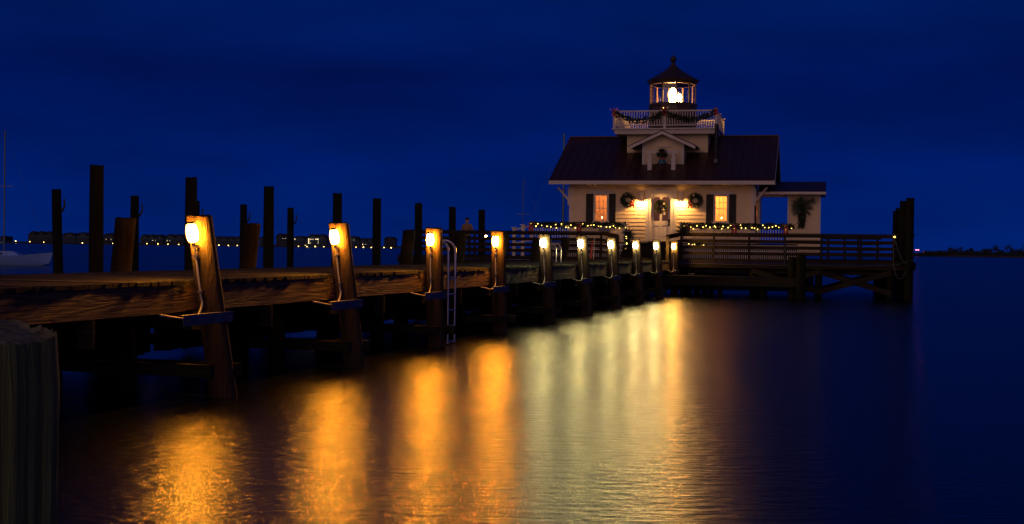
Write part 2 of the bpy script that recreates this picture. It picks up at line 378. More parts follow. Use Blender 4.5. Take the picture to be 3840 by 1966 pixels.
def make_lamp_post(i):
    s = lean[i]; root = empty('lamp_post', PF @ Matrix.Translation((0, i * BAY, 0)), names[i], 'lamp post', 'lamp posts along the pier')
    tz = 2.235 + [0, 0, .0, .01, -.01, .01, .0, -.01, .0, .0][i]
    postmesh(.165, -1.2, tz, s).build('post', M['post'], root)
    X = lambda z: (DZ - z) * s
    yf = -.165
    # jar lamp
    mat = M['jarA'] if i < 4 else M['jarB'] if i < 9 else M['jarC']
    zb = 1.905
    lamp = MB(); xs = X(2.0)
    lamp.lathe([(.030, 0), (.058, .008), (.074, .05), (.083, .11), (.079, .16), (.066, .215), (.058, .232)], 10, (0, 0, 0))
    # sits a hand's width off the post and leans with it
    lo = lamp.build('glass_jar', M['shellA'] if i < 4 else M['shellB'], root)
    bb = MB().lathe([(.03, .012), (.060, .03), (.073, .09), (.071, .15), (.058, .218)], 8, (0, 0, 0)).build('bulb', mat, lo)
    lo.location = (X(zb) + .02, yf - .088, zb); lo.rotation_euler = (0, -math.atan(s), 0)
    hd = MB(); hd.lathe([(.064, .232), (.066, .25), (.04, .262)], 12)
    ho = hd.build('lamp_hood', M['lantern'], root); ho.location = lo.location; ho.rotation_euler = lo.rotation_euler
    mt = MB(); mt.box(-.022, .03, -.055, .022, .085, -.025); mo = mt.build('mounting_block', M['galv'], root); mo.location = lo.location; mo.rotation_euler = lo.rotation_euler
    cf = MB(); cf.lathe([(.02, -.075), (.022, -.02), (.036, -.012), (.036, -.002)], 12); co = cf.build('socket', M['pvc'], root); co.location = lo.location; co.rotation_euler = lo.rotation_euler
    # conduit
    pts = []
    for z in (1.84, 1.5, 1.22): pts.append((X(z) + (.015 if z > 1.7 else 0), yf - .055 + (.0 if z > 1.3 else 0), z))
    yy = yf - .055
    for a in range(1, 8):
        t = a / 8 * 1.35; pts.append((X(1.1), yy - .24 * (1 - math.cos(t)), 1.22 - .24 * math.sin(t)))
    pts += [(X(1.1) - .02, yy - .36, .985), (X(1.1) - .05, yy - .62, 1.02), (X(1.1) - .1, yy - .8, 1.05)]
    MB().tube(pts, .0145, 8).build('conduit', M['pvc'], root)
    for z in (1.74, 1.3):
        MB().box(X(z) - .036, yy - .02, z - .012, X(z) + .036, yy + .055, z + .012).build('conduit_strap', M['galv'], root)
    # galvanised plate clamped to the outside of the post
    xo = X(1.0) + .172
    pl = MB(); pl.box(xo, -1.0, .925, xo + .008, .20, 1.055); pl.box(xo - .05, -1.0, 1.047, xo, .20, 1.055)
    pl.box(xo + .008, .10, .97, xo + .022, .125, 1.0); pl.box(xo + .008, -.9, .97, xo + .022, -.87, 1.0)
    pl.build('bracket_plate', M['galv'], root)
    return root
for i in range(NB + 1): make_lamp_post(i)

# ---- short posts along the far edge of the deck
sp = ['widest short leaning bare post on the far deck edge, left of the first lamp',
      'short bare post on the far deck edge between the first and second lamps',
      'short bare post on the far deck edge hidden by the second lamp post',
      'short split bare post on the far deck edge left of the third lamp',
      'short bare post on the far deck edge beside the railing figure',
      'short bare post on the far deck edge behind the fourth lamp',
      'short dark post on the far deck edge left of the first pale lamp',
      'short dark post on the far deck edge between the first two pale lamps']
for i in range(8):
    r = empty('mooring_post', PF @ Matrix.Translation((-3.50, 3.5 + i * BAY, 0)), sp[i], 'post', 'short mooring posts on the far side of the pier')
    postmesh(.165, -1.2, 2.27 + .03 * math.sin(i * 3), -.10).build('pile', M['oldpost'], r)
    mbb = MB(); mbb.box(.10, -.12, DZ - .30, .19, .12, DZ - .12); mbb.build('bracket', M['galv'], r)
# ---- tall mooring pilings
row1 = [(364, 620), (718, 665), (1009, 700), (1266, 725), (1414, 745), (1570, 763), (1697, 777), (1807, 788)]
row2 = [(212, 711), (506, 735), (735, 754), (914, 768), (1090, 780)]
r1l = ['tallest bare piling on the left, nearest, with streaky bark', 'tall bare piling rising behind the first lamp post', 'tall bare piling midway between the first two lamps', 'split topped piling rising behind the second lamp post',
       'tall bare piling left of the third lamp post', 'dark piling rising behind the third lamp post', 'dark piling just right of the silver ladder top', 'dark piling left of the fourth lamp, next to the railing figure']
r2l = ['leftmost hooked piling beside the moored sailboat bow', 'hooked piling standing behind the widest short post', 'thin hooked piling half hidden by the first lamp post', 'hooked piling behind the short post midway along the deck', 'slender hooked piling left of the second lamp post']
def tall(xc, yt, lab, hook, zt=3.65, grp='tall mooring pilings beyond the pier', r=.16, leanx=0):
    Y = (zt - 1.9) * F / (hor(xc) - yt); p = atY(xc, yt, Y)
    o = empty('mooring_piling', Matrix.Translation((p.x, Y, 0)), lab, 'piling', grp)
    mb = MB(); seg = 14; vs = []; fs = []; n = 7
    for j in range(n):
        z = -1.5 + (zt + 1.5) * j / (n - 1)
        for k in range(seg):
            t = 2 * PI * k / seg; q = r * (1.06 - .1 * j / (n - 1)) + .008 * math.sin(5 * t + z)
            vs.append((q * math.cos(t) + leanx * (z - 3.65), q * math.sin(t), z + (U(-.02, .02) if j == n - 1 else 0)))
    for j in range(n - 1):
        for k in range(seg): k2 = (k + 1) % seg; fs.append((j * seg + k, j * seg + k2, (j + 1) * seg + k2, (j + 1) * seg + k))
    mb.add(vs, fs, True); mb.add(vs[-seg:], [tuple(range(seg))]); mb.build('pile', M['pile'], o)
    if hook:
        mb = MB(); z = zt - .78
        mb.tube([(r * .9, 0, z), (r + .05, -.02, z + .08), (r + .11, -.02, z + .18), (r + .13, -.02, z + .32), (r + .10, -.02, z + .42), (r + .13, -.02, z + .47)], [.04, .04, .035, .03, .028, .02], 8)
        mb.build('hook', M['black'], o)
    return o
for (a, b), l in zip(row1, r1l): tall(a, b, l, False)
for (a, b), l in zip(row2, r2l): tall(a, b, l, True, leanx=-.03 if a == 212 else 0)

# right hand cluster
cl = [(3410, 51.0, 'nearest and tallest piling of the right hand cluster'), (3386, 54.0, 'second piling of the right hand cluster'), (3369, 62.9, 'third piling of the right hand cluster'), (3358, 67.4, 'farthest piling of the right hand cluster, beside the yellow lamp')]
for x, Y, l in cl:
    p = atY(x, 900, Y)
    o = empty('mooring_piling', Matrix.Translation((p.x, Y, 0)), l, 'piling', 'pilings at the right end of the platform')
    mb = MB(); mb.tube([(0, 0, -1.5), (0, 0, 1), (.01, 0, 4.07)], [.18, .17, .16], 14); mb.build('pile', M['pile'], o)

# ---- foreground stump
p = atZ(60, 1205, 1.7); sY = 2.62; sX = (222 - 1920) / F * sY - .253
o = empty('stump_piling', Matrix.Translation((sX, sY, 0)), 'big dark greenish stump with a rough sawn top in the bottom left foreground', 'piling')
mb = MB(); seg = 110; n = 22; vs = []; fs = []; gr = [U(-1, 1) for _ in range(seg)]
for j in range(n):
    f = j / (n - 1); z = -.5 + 2.235 * f; sh = 0 if j < n - 2 else 1
    for k in range(seg):
        t = 2 * PI * k / seg; q = .232 + .006 * math.sin(5 * t + .6) + .004 * math.sin(11 * t + .3 * z) + .0042 * gr[k] + U(-.0012, .0012) + .02 * (f - .8)
        zz = z; 
        if j == n - 1: zz += .006 * gr[k] + .006 * math.sin(3 * t); q -= .008
        vs.append((q * math.cos(t), q * math.sin(t), zz - .035 * max(0, math.cos(t)) * (j > n - 4)))
for j in range(n - 1):
    for k in range(seg): k2 = (k + 1) % seg; fs.append((j * seg + k, j * seg + k2, (j + 1) * seg + k2, (j + 1) * seg + k))
mb.add(vs, fs, True)
ring = vs[-seg:]
M['stump'] = wood('stump_wood', (.03, .05, .012), (.46, .60, .18), (38, 38, .9), bump=1.0, bd=.03, patch=(.13, .14, .05))
mb.build('pile', M['stump'], o)
tb = MB(); last = [tuple(v) for v in ring]
for rr in (.97, .9, .8, .68, .55, .4, .25):
    new = [(a[0] * rr, a[1] * rr, 1.735 - .05 * max(0, a[0] / .23) * rr + U(-.004, .006)) for a in ring]
    tb.add(last + new, [(k, (k + 1) % seg, seg + (k + 1) % seg, seg + k) for k in range(seg)]); last = new
tb.add(last, [tuple(range(seg))])
M['stumptop'] = wood('sawn_stump_top', (.06, .065, .03), (.34, .34, .18), (45, 45, 45), bump=1.0, bd=.015)
tb.build('cut_top', M['stumptop'], o)

# ---- boat ladders
def ladder(origin_y, zt, zbot, sepn, lab, off):
    o = empty('boat_ladder', PF @ Matrix.Translation((off, origin_y, 0)), lab, 'ladder')
    for s in (0, 1):
        yy = s * sepn
        pts = [(-.42, yy, zt - .06)]
        for a in range(0, 7):
            t = PI * .56 - a / 6 * PI * .56; pts.append((-.22 + .22 * math.cos(t), yy, zt - .22 + .22 * math.sin(t)))
        pts += [(0, yy, .9), (0, yy, zbot)]
        MB().tube(pts, .023, 10).build('side_rail', M['alu'], o)
    z = 1.28
    while z > zbot:
        MB().tube([(0, .0, z), (0, sepn, z)], .018, 8).build('rung', M['alu'], o); z -= .305
    return o
q = PF.inverted() @ atY(1690, 1100, 22.9)
ladder(2 * BAY + .52, 2.02, .03, .42, 'silver boat ladder with curved handrails hanging off the pier edge', .10)
q = PF.inverted() @ atY(2250, 960, 40.5)
lo = empty('dock_ladder', PF @ Matrix.Translation((-2.0, q.y, 0)), 'small pair of arched silver handrails on the deck far along the pier', 'ladder')
for s in (0, 1):
    pts = [(-.17 + s * .1, s * .25, DZ)] + [(-.0 + s * .1 - .17 * math.cos(a * PI / 8), s * .25, DZ + .42 + .17 * math.sin(a * PI / 8)) for a in range(9)] + [(.17 + s * .1, s * .25, DZ)]
    MB().tube(pts, .018, 8).build('handrail', M['alu'], lo)

# ================================================================ SITE: platform round the lighthouse
TH = math.radians(13.4)
vdir = Vector((math.sin(TH), math.cos(TH), 0)); udir = Vector((math.cos(TH), -math.sin(TH), 0))
SO = Vector(((2560 - 1920) / F * 53.5, 53.5, 0)); SF = frame(SO, vdir)
def onS(x, y, v=0):
    d = ray(x, y); pl = SO + vdir * v; t = (pl - CAM).dot(vdir) / d.dot(vdir); p = CAM + d * t - SO
    return p.dot(udir), p.z
PZ = 1.5
plat = empty('platform', SF, 'wooden platform on piles around the lighthouse', 'platform')
mb = MB(); v = .02
while v < 15.5:
    mb.box(-12.4, v, PZ - .05, 9.25, v + .14, PZ + U(-.003, .003)); v += .15
mb.build('deck_boards', M['deck'], plat)
uO, _ = onS(2540, 960); uL, _ = onS(2302, 960)
for (a, b) in ((-12.5, 9.3),):
    z1 = PZ + .02
    MB().box(a, -.09, 1.385, b, -.03, z1 - .01).build('fascia_board', M['rail'], plat)
    MB().box(a, -.085, 1.17, b, -.03, 1.375).build('fascia_board', M['rail'], plat)
MB().box(9.26, -.03, 1.17, 9.32, 15.5, 1.49).build('fascia_board', M['rail'], plat)
pus = [-11, -8.4, -5.8, -3.2, .25, 2.9, onS(3070, 1040)[0], onS(3338, 1040)[0]]
for u in pus:
    for v in (.15, 4.0, 8, 12):
        MB().tube([(u, v, -1.5), (u, v, 1.16)], .15, 10).build('support_pile', M['pile'], plat)
for v in (.15, 4, 8, 12): MB().box(-12.3, v + .15, .95, 9.2, v + .3, 1.16).build('cap_beam', M['timber'], plat)
for a, b in ((6, 7), (5, 6)):
    for s in (0, 1):
        z0, z1 = (1.08, .22) if s == 0 else (.22, 1.08)
        for v in (.0 - .02 - s * .07, 4.0 - .2 - s * .07):
            MB().bar((pus[a] - .05, v, z0), (pus[b] + .05, v, z1), .06, .21).build('cross_brace', M['timber'], plat)
mb = MB(); u = -12.3  # added plank screen that keeps the space under the platform dark
while u < pus[6] - .2: mb.box(u, 3.7, .12, u + .17, 3.75, 1.14); u += .18
mb.build('darkening_screen', M['timber'], plat)
# steps up to the porch
HO = atY(2478, 905, 60.8); HF = frame(HO, vdir); HZ = HO.z
hv = (HO - SO).dot(vdir); hu = (HO - SO).dot(udir)
def onH(x, y, v=0):
    d = ray(x, y); pl = HO + vdir * v; t = (pl - CAM).dot(vdir) / d.dot(vdir); p = CAM + d * t - HO
    return p.dot(udir), p.z + HO.z
pv = -1.9; PDZ = HZ - .08                       # porch front (house frame) and porch floor
porch = empty('porch', HF, 'raised porch deck with wide wooden steps in front of the lighthouse door', 'porch')
uA = onH(1996, 880, pv)[0]; uB = onH(2990, 880, pv)[0]; us0 = onH(2345, 880, pv)[0]; us1 = onH(2562, 880, pv)[0]
mb = MB(); u = uA
while u < uB: mb.box(u, pv, -.13, min(uB, u + .14), 0 - .03, -.08 + U(-.002, .002)); u += .147
mb.build('floor_boards', M['deck'], porch)
drop = PDZ - PZ
for k in range(4):
    z = -.08 - drop * (k + 1) / 5; vv = pv - .30 * (k + 1)
    mb = MB(); mb.box(us0 - .1, vv, z - .045, us1 + .1, vv + .33, z); mb.box(us0 - .05, vv + .03, z - drop / 5, us1 + .05, vv + .05, z - .047); mb.build('step', M['rail'], porch)
for a, b in ((uA, us0), (us1, uB)):
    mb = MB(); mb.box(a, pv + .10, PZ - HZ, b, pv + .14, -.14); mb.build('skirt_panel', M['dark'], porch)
    mb = MB(); mb.box(a, pv + .03, -.145, b, pv + .07, -.26); mb.box(a, pv + .03, -.42, b, pv + .07, -.50)
    u = a
    while u < b - .05: mb.box(u, pv + .04, PZ - HZ + .01, u + .03, pv + .065, -.13); u += .085
    mb.build('slatted_skirt', M['white'], porch)

# ---- dark timber railing of the platform
def board_rail(name, u0, u1, v, lab, posts, root=None):
    o = empty(name, SF, lab, 'railing', 'dark timber railings of the platform')
    zt = 1.9 + .72
    MB().box(u0 - .05, v - .10, zt - .045, u1 + .05, v + .10, zt).build('cap_rail', M['rail'], o)
    for z0, z1 in ((zt - .17, zt - .05), (zt - .42, zt - .28), (zt - .67, zt - .53), (zt - .92, zt - .78)):
        MB().box(u0, v - .045, z0, u1, v - .01, z1).build('rail_board', M['rail'], o)
    for u in posts:
        MB().box(u - .045, v - .085, PZ - .12, u + .045, v - .047, zt - .048).build('rail_post', M['rail'], o)
    return o
uR0 = onS(2552, 900)[0]; uR1 = onS(3362, 900)[0]
board_rail('platform_railing', uR0, uR1, -.03, 'dark board railing on the right front of the platform, ending at the piling cluster', [onS(x, 900)[0] for x in (2556, 2678, 2810, 2944, 3080, 3218, 3350)])
uL1 = onS(2262, 900)[0]; uL0 = onS(1527, 900)[0]
board_rail('platform_railing', uL0, uL1, -.03, 'dark board railing on the left front of the platform, behind the pale lamps', [onS(x, 900)[0] for x in (1532, 1620, 1702, 1782, 1908, 2040, 2170, 2256)])
def wing(ua, ub, va, vb, lab):
    o = empty('wing_railing', SF, lab, 'railing', 'short angled railings at the pier entrance')
    zt = 2.62
    MB().bar((ua, va, zt - .02), (ub, vb, zt - .15), .2, .045).build('cap_rail', M['rail'], o)
    for dz in (.11, .36, .61, .86): MB().bar((ua, va + .02, zt - dz), (ub, vb + .02, zt - dz - .12), .035, .12).build('rail_board', M['rail'], o)
    MB().box(ub - .06, vb - .06, PZ - .1, ub + .06, vb + .06, zt - .18).build('rail_post', M['rail'], o)
wing(uR0, onS(2512, 900)[0], -.03, -.75, 'short angled railing section in front of the right side of the lighthouse door')
wing(uL1, onS(2306, 900)[0], -.03, .75, 'short angled railing section catching orange light, left of the steps')
o = board_rail('platform_railing', -.01, .01, -50, 'x', []) if False else None
# side rail on the far right
o = empty('side_railing', SF, 'dark railing along the far right edge of the platform', 'railing', 'dark timber railings of the platform')
MB().box(9.1, .1, 2.575, 9.3, 12, 2.62).build('cap_rail', M['rail'], o)
for z in (2.45, 2.2, 1.95, 1.7): MB().box(9.2, .1, z - .05, 9.235, 12, z + .07).build('rail_board', M['rail'], o)
# ---- long bench behind the right railing
o = empty('bench', SF, 'long plain wooden bench behind the right part of the railing', 'bench')
b0 = onS(3085, 900, 5)[0]; b1 = onS(3305, 900, 5)[0]
MB().box(b0, 5, 2.44, b1, 5.05, 2.56).build('backrest_board', M['rail'], o); MB().box(b0, 5, 2.20, b1, 5.05, 2.28).build('backrest_board', M['rail'], o)
MB().box(b0, 4.55, 1.93, b1, 4.98, 1.98).build('seat', M['rail'], o)
for t in (.08, .36, .64, .92):
    u = b0 + (b1 - b0) * t; MB().box(u, 5.055, PZ, u + .09, 5.12, 2.5).build('leg', M['rail'], o); MB().box(u, 4.6, PZ, u + .09, 4.69, 1.925).build('leg', M['rail'], o)
# ---- lower floating dock
o = empty('lower_dock', SF, 'low narrow landing dock below the right railing', 'dock')
d0 = onS(2470, 1050, -1.6)[0]; d1 = onS(2996, 1050, -1.6)[0]
MB().box(d0, -1.62, .46, d1, -1.56, .80).build('fascia_board', M['timber'], o)
mb = MB(); v = -1.62
while v < -.25: mb.box(d0, v, .805, d1, v + .13, .84); v += .14
mb.build('deck_boards', M['deck'], o)
for x in (2560, 2700, 2860, 2965): u = onS(x, 1050, -1.3)[0]; MB().tube([(u, -1.3, -1), (u, -1.3, .80)], .10, 10).build('support_pile', M['pile'], o)
u = onS(2593, 1031, -1.5)[0]
o = empty('cleat', SF @ Matrix.Translation((u, -1.45, .84)), 'pale metal mooring cleat on the low landing dock', 'cleat')
MB().tube([(-.14, 0, .09), (-.07, 0, .07), (.07, 0, .07), (.14, 0, .09)], .014, 8).build('horn', M['galv'], o); mb = MB(); mb.box(-.05, -.02, 0, -.02, .02, .07); mb.box(.02, -.02, 0, .05, .02, .07); mb.build('base', M['galv'], o)
for x, yv, l, zt in ((3004, -1.75, 'stout dark piling at the right end of the low landing dock', 1.76), (2974, -1.25, 'dark piling directly behind the end of the low landing dock', 1.66)):
    u = onS(x, 1000, yv)[0]; o = empty('dock_piling', SF @ Matrix.Translation((u, yv, 0)), l, 'piling', 'pilings at the landing dock')
    MB().tube([(0, 0, -1.5), (0, 0, 1), (0, 0, zt)], [.19, .185, .18], 14).build('pile', M['pile'], o)
# ropes
def rope(pts, lab, v=-.13, r=.011):
    P = []
    for x, y in pts: u, z = onS(x, y, v); P.append(Vector((u, v, z)))
    Q = []
    for i in range(len(P) - 1):
        a = P[max(0, i - 1)]; b = P[i]; c = P[i + 1]; d = P[min(len(P) - 1, i + 2)]
        for s in range(5):
            t = s / 5; Q.append(.5 * ((2 * b) + (c - a) * t + (2 * a - 5 * b + 4 * c - d) * t * t + (3 * b - a - 3 * c + d) * t ** 3))
    Q.append(P[-1]); o = MB().tube(Q, r, 6).build('rope', M['rope'], M=SF); tag(o, lab, 'rope')
rope([(2545, 989), (2700, 991), (2860, 995), (2942, 995), (3060, 997), (3150, 999), (3260, 999), (3330, 996), (3376, 992)], 'long slack rope running along the platform edge below the right railing')
rope([(2944, 905), (2943, 950), (2941, 993)], 'short rope hanging straight down from the railing to the long rope')
rope([(3354, 872), (3351, 930), (3351, 985), (3357, 1025), (3371, 1046), (3388, 1037), (3398, 1010), (3403, 982)], 'rope hanging in a deep loop beside the right piling cluster', v=-.52)
rope([(3355, 892), (3366, 935), (3378, 965), (3392, 986), (3406, 980), (3425, 977)], 'rope running diagonally from the yellow lamp to the tallest right piling', v=-.56)
u, z = onS(3354, 889, -.15); o = empty('marker_lamp', SF @ Matrix.Translation((u, -.15, z)), 'tiny yellow lamp on the end of the right railing', 'lamp')
MB().ball((0, 0, 0), .035, 8, 6).build('bulb', M['fairy'], o); MB().box(-.03, .04, -.05, .03, .10, .05).build('bracket', M['black'], o)
u, z = onS(1822, 886, 3); o = empty('deck_lamp', SF @ Matrix.Translation((u, 3, 0)), 'small orange lamp on a thin stake seen through the left railing', 'lamp')
MB().ball((0, 0, z), .055, 10, 6, (1.3, 1, .7)).build('bulb', M['candle'], o); MB().tube([(0, 0, PZ), (0, 0, z - .03)], .02, 8).build('stake', M['black'], o)
# red oar and thin pole leaning at the pier end
u, z = onS(2218, 900, -.9)
o = empty('oar', SF @ Matrix.Translation((u, -.9, 0)), 'slim red pole leaning upright on the deck left of the small handrails', 'pole')
a, b = onS(2214, 956, -.9), onS(2221, 901, -.9)
MB().tube([(a[0] - u, 0, DZ + .02), (b[0] - u, .1, b[1])], [.035, .03], 8).build('shaft', M['red'], o)
o = empty('thin_pole', SF @ Matrix.Translation((onS(2226, 930, -.85)[0], -.85, 0)), 'thin pale stick standing beside the slim red pole', 'pole')
MB().tube([(0, 0, DZ), (.03, 0, 2.35)], .012, 6).build('shaft', M['white'], o)
# electrical boxes by the last lamp
o = empty('utility_box', SF @ Matrix.Translation((onS(2510, 1000, -.6)[0], -.6, 0)), 'dark utility box bolted low beside the last lamp post', 'box')
MB().box(-.28, 0, .95, .22, .25, 1.35).build('case', M['black'], o); MB().box(-.30, -.02, 1.36, .24, .27, 1.38).build('lid', M['galv'], o); MB().tube([(-.35, 0, .8), (-.35, 0, 1.25), (-.1, 0, 1.22)], .015, 6).build('conduit', M['pvc'], o)

# ================================================================ LIGHTHOUSE
LH = empty('lighthouse', HF, 'white clapboard cottage lighthouse with maroon roof and lit lantern room', 'lighthouse')
WU = onH(2825, 800)[0]; WL = onH(2137, 800)[0]; DEP = 8.6
we = onH(2480, 676, -.9)[1]; EV = -.9; wr = onH(2520, 512, 4.3)[1]
slope = (wr - we) / (4.3 - EV)
roofw = lambda v: we + slope * (v - EV) if v <= 4.3 else wr - slope * (v - 4.3)
wtop = roofw(0) - .12
def rectH(x0, y0, x1, y1, v=0):
    a = onH(x0, y0, v); b = onH(x1, y1, v); return a[0], b[1] - HZ * 0, b[0], a[1]
def RH(x0, y0, x1, y1, v=0):
    """pixel rectangle -> u0,w0,u1,w1 in the house frame (w measured from house floor)"""
    xm = (x0 + x1) / 2; ym = (y0 + y1) / 2
    u0 = onH(x0, ym, v)[0]; u1 = onH(x1, ym, v)[0]; w1 = onH(xm, y0, v)[1] - HZ; w0 = onH(xm, y1, v)[1] - HZ
    return u0, w0, u1, w1
we -= HZ; wr -= HZ; wtop = roofw(0) - .12
roofw = lambda v: (we + slope * (v - EV)) if v <= 4.3 else (wr - slope * (v - 4.3))
wtop = roofw(0) - .12
win_l = RH(2229, 729, 2280, 829); win_r = RH(2678.5, 732, 2730, 831)
door_o = RH(2442, 729, 2514, 903); door_o = (door_o[0], 0.0, door_o[2], door_o[3])
holes = [win_l, win_r, door_o]
def wallgrid(mb, a0, a1, w0, w1, holes, mp, th=.15):
    A = sorted({a0, a1} | {h[0] for h in holes} | {h[2] for h in holes}); W = sorted({w0, w1} | {h[1] for h in holes} | {h[3] for h in holes})
    W = [x for x in W if w0 <= x <= w1]
    for i in range(len(A) - 1):
        for j in range(len(W) - 1):
            am = (A[i] + A[i + 1]) / 2; wm_ = (W[j] + W[j + 1]) / 2
            if any(h[0] < am < h[2] and h[1] < wm_ < h[3] for h in holes): continue
            p = [mp(A[i], 0, W[j]), mp(A[i + 1], 0, W[j]), mp(A[i + 1], -th, W[j]), mp(A[i], -th, W[j]), mp(A[i], 0, W[j + 1]), mp(A[i + 1], 0, W[j + 1]), mp(A[i + 1], -th, W[j + 1]), mp(A[i], -th, W[j + 1])]
            mb.hexa(p)
def clap(mb, lo, hi, w0, w1, holes, mp, pitch=.178, out=.026):
    w = w0
    while w < w1 - .01:
        wt = min(w + pitch, w1); cuts = sorted({w, wt} | {x for h in holes for x in (h[1], h[3]) if w < x < wt})
        pr = lambda x: out * (1 - (x - w) / pitch) + .004
        for a, b in zip(cuts[:-1], cuts[1:]):
            mid = (a + b) / 2; segs = [(None, None)]
            hs = sorted([h for h in holes if h[1] < mid < h[3]], key=lambda h: h[0])
            edges = [('lo', None)]; xs = []
            cur = None
            pieces = []; left = 'lo'
            for h in hs: pieces.append((left, h[0])); left = h[2]
            pieces.append((left, 'hi'))
            for l, r in pieces:
                la, lb = (lo(a), lo(b)) if l == 'lo' else (l, l); ra, rb = (hi(a), hi(b)) if r == 'hi' else (r, r)
                if ra - la < .01: continue
                mb.add([mp(la, pr(a), a), mp(ra, pr(a), a), mp(rb, pr(b), b), mp(lb, pr(b), b)], [(0, 1, 2, 3)])
                if a == w: mb.add([mp(la, .0, a), mp(ra, .0, a), mp(ra, pr(a), a), mp(la, pr(a), a)], [(0, 1, 2, 3)])
        w = wt
front = lambda a, p, w: (a, -p, w)
# front wall
mb = MB(); wallgrid(mb, WL, WU, -.75, wtop, holes, front)
trimholes = [(h[0] - .02, h[1] - .02, h[2] + .02, h[3] + .02) for h in holes]
clap(mb, lambda w: WL + .10, lambda w: WU - .10, -.7, wtop, trimholes, front)
mb.build('front_wall', M['siding'], LH)
right = lambda a, p, w: (WU + p, a, w)
sw = (1.9, .55, 2.9, 2.05)
mb = MB(); wallgrid(mb, .15, DEP - .15, -.75, wtop, [sw], right)
mb.prism([(0, wtop), (DEP, wtop), (4.3, wr - .14)], 0, .12, lambda a, b, c: (WU - c - .001, a, b))
clap(mb, lambda w: .10, lambda w: DEP - .10, -.7, wtop, [(sw[0] - .02, sw[1] - .02, sw[2] + .02, sw[3] + .02)], right)
clap(mb, lambda w: (w - wtop) / slope + .02, lambda w: DEP - (w - wtop) / slope - .02, wtop, wr - .16, [], right)
mb.build('right_wall', M['siding'], LH)
leftm = lambda a, p, w: (WL - p, a, w)
mb = MB(); wallgrid(mb, .15, DEP - .15, -.75, wtop, [], leftm)
mb.prism([(0, wtop), (DEP, wtop), (4.3, wr - .14)], 0, .12, lambda a, b, c: (WL + c + .001, a, b))
clap(mb, lambda w: .10, lambda w: DEP - .10, -.7, wtop, [], leftm)
clap(mb, lambda w: (w - wtop) / slope + .02, lambda w: DEP - (w - wtop) / slope - .02, wtop, wr - .16, [], leftm)
mb.build('left_wall', M['siding'], LH)
mb = MB(); mb.box(WL + .15, DEP - .15, -.75, WU - .15, DEP, wtop); mb.build('back_wall', M['siding'], LH)
mb = MB()
for u in (WL, WU):
    s = 1 if u > 0 else -1
    mb.box(u - s * .11, -.036, -.7, u + s * .036, -.0005, wtop); mb.box(u + s * .0005, 0, -.7, u + s * .036, .11, wtop)
mb.build('corner_board', M['white'], LH)
# interior rooms
mb = MB(); mb.box(WL + .16, .16, .0 - .06, WU - .16, 3.0, -.01); mb.build('floor', M['timber'], LH)
mb = MB(); mb.box(WL + .16, 3.0, 0, WU - .16, 3.08, wtop - .1); mb.box(-1.25, .16, 0, -1.17, 2.99, wtop - .1); mb.box(1.3, .16, 0, 1.38, 2.99, wtop - .1); mb.box(WL + .16, .16, wtop - .09, WU - .16, 3.08, wtop - .04)
mb.build('interior_wall', M['cream'], LH)
mb = MB(); mb.box(3.05, 2.6, 0, 3.9, 2.98, 1.9); mb.build('cabinet', M['timber'], LH)
def ilamp(u, v, w, e, r=.12, name='room_lamp'):
    l = bpy.data.lights.new(name, 'POINT'); l.energy = e; l.color = (1, .40, .10); l.shadow_soft_size = r
    o = bpy.data.objects.new(name, l); C.objects.link(o); o.parent = LH; o.location = (u, v, w)
ilamp(2.2, 1.5, 2.35, 300); ilamp(-2.6, 1.7, 2.3, 75); ilamp(0, 1.9, 2.3, 5)

def window(rc, v0, name='window', mp=None, cols=3, rows=4, candle=True, head=True):
    u0, w0, u1, w1 = rc; mp = mp or (lambda a, p, w: (a, -p, w))
    def bx(mb, a0, p0, b0, a1, p1, b1):
        P = [mp(a0, p0, b0), mp(a1, p0, b0), mp(a1, p1, b0), mp(a0, p1, b0), mp(a0, p0, b1), mp(a1, p0, b1), mp(a1, p1, b1), mp(a0, p1, b1)]; mb.hexa(P)
    mb = MB(); t = .045
    bx(mb, u0 - .04, .05, w0 - .03, u0 + .03, -.10, w1 + .03); bx(mb, u1 - .03, .05, w0 - .03, u1 + .04, -.10, w1 + .03)
    bx(mb, u0 + .03, .05, w1 - .03, u1 - .03, -.10, w1 + .03)
    f = mb.build(name, M['white'], LH)
    mb = MB(); bx(mb, u0 - .08, .10, w0 - .09, u1 + .08, -.08, w0 - .031); bx(mb, u0 - .05, .06, w0 - .17, u1 + .05, .032, w0 - .092); mb.build('sill', M['white'], f)
    if head:
        mb = MB(); bx(mb, u0 - .26, .05, w1 + .032, u1 + .26, .03, w1 + .15); bx(mb, u0 - .30, .09, w1 + .152, u1 + .30, .03, w1 + .175); mb.build('head_trim', M['white'], f)
    mb = MB(); uu0, uu1, ww0, ww1 = u0 + .031, u1 - .031, w0 - .028, w1 - .031
    bx(mb, uu0, .0, ww0, uu1, -.03, ww0 + .05); bx(mb, uu0, 0, ww1 - .035, uu1, -.03, ww1)
    bx(mb, uu0, 0, ww0 + .051, uu0 + .03, -.03, ww1 - .036); bx(mb, uu1 - .03, 0, ww0 + .051, uu1, -.03, ww1 - .036)
    for c in range(1, cols): a = uu0 + .015 + (uu1 - uu0 - .03) * c / cols; bx(mb, a - .008, .002, ww0 + .05, a + .008, -.028, ww1 - .035)
    for r in range(1, rows): a = ww0 + .04 + (ww1 - ww0 - .07) * r / rows; tt = .016 if r == rows // 2 else .008; bx(mb, uu0 + .03, .004, a - tt, uu1 - .03, -.026, a + tt)
    mb.build('sash', M['white'], f)
    mb = MB(); mb.add([mp(uu0, -.015, ww0), mp(uu1, -.015, ww0), mp(uu1, -.015, ww1), mp(uu0, -.015, ww1)], [(0, 1, 2, 3)]); mb.build('pane', M['glass'], f)
    return f
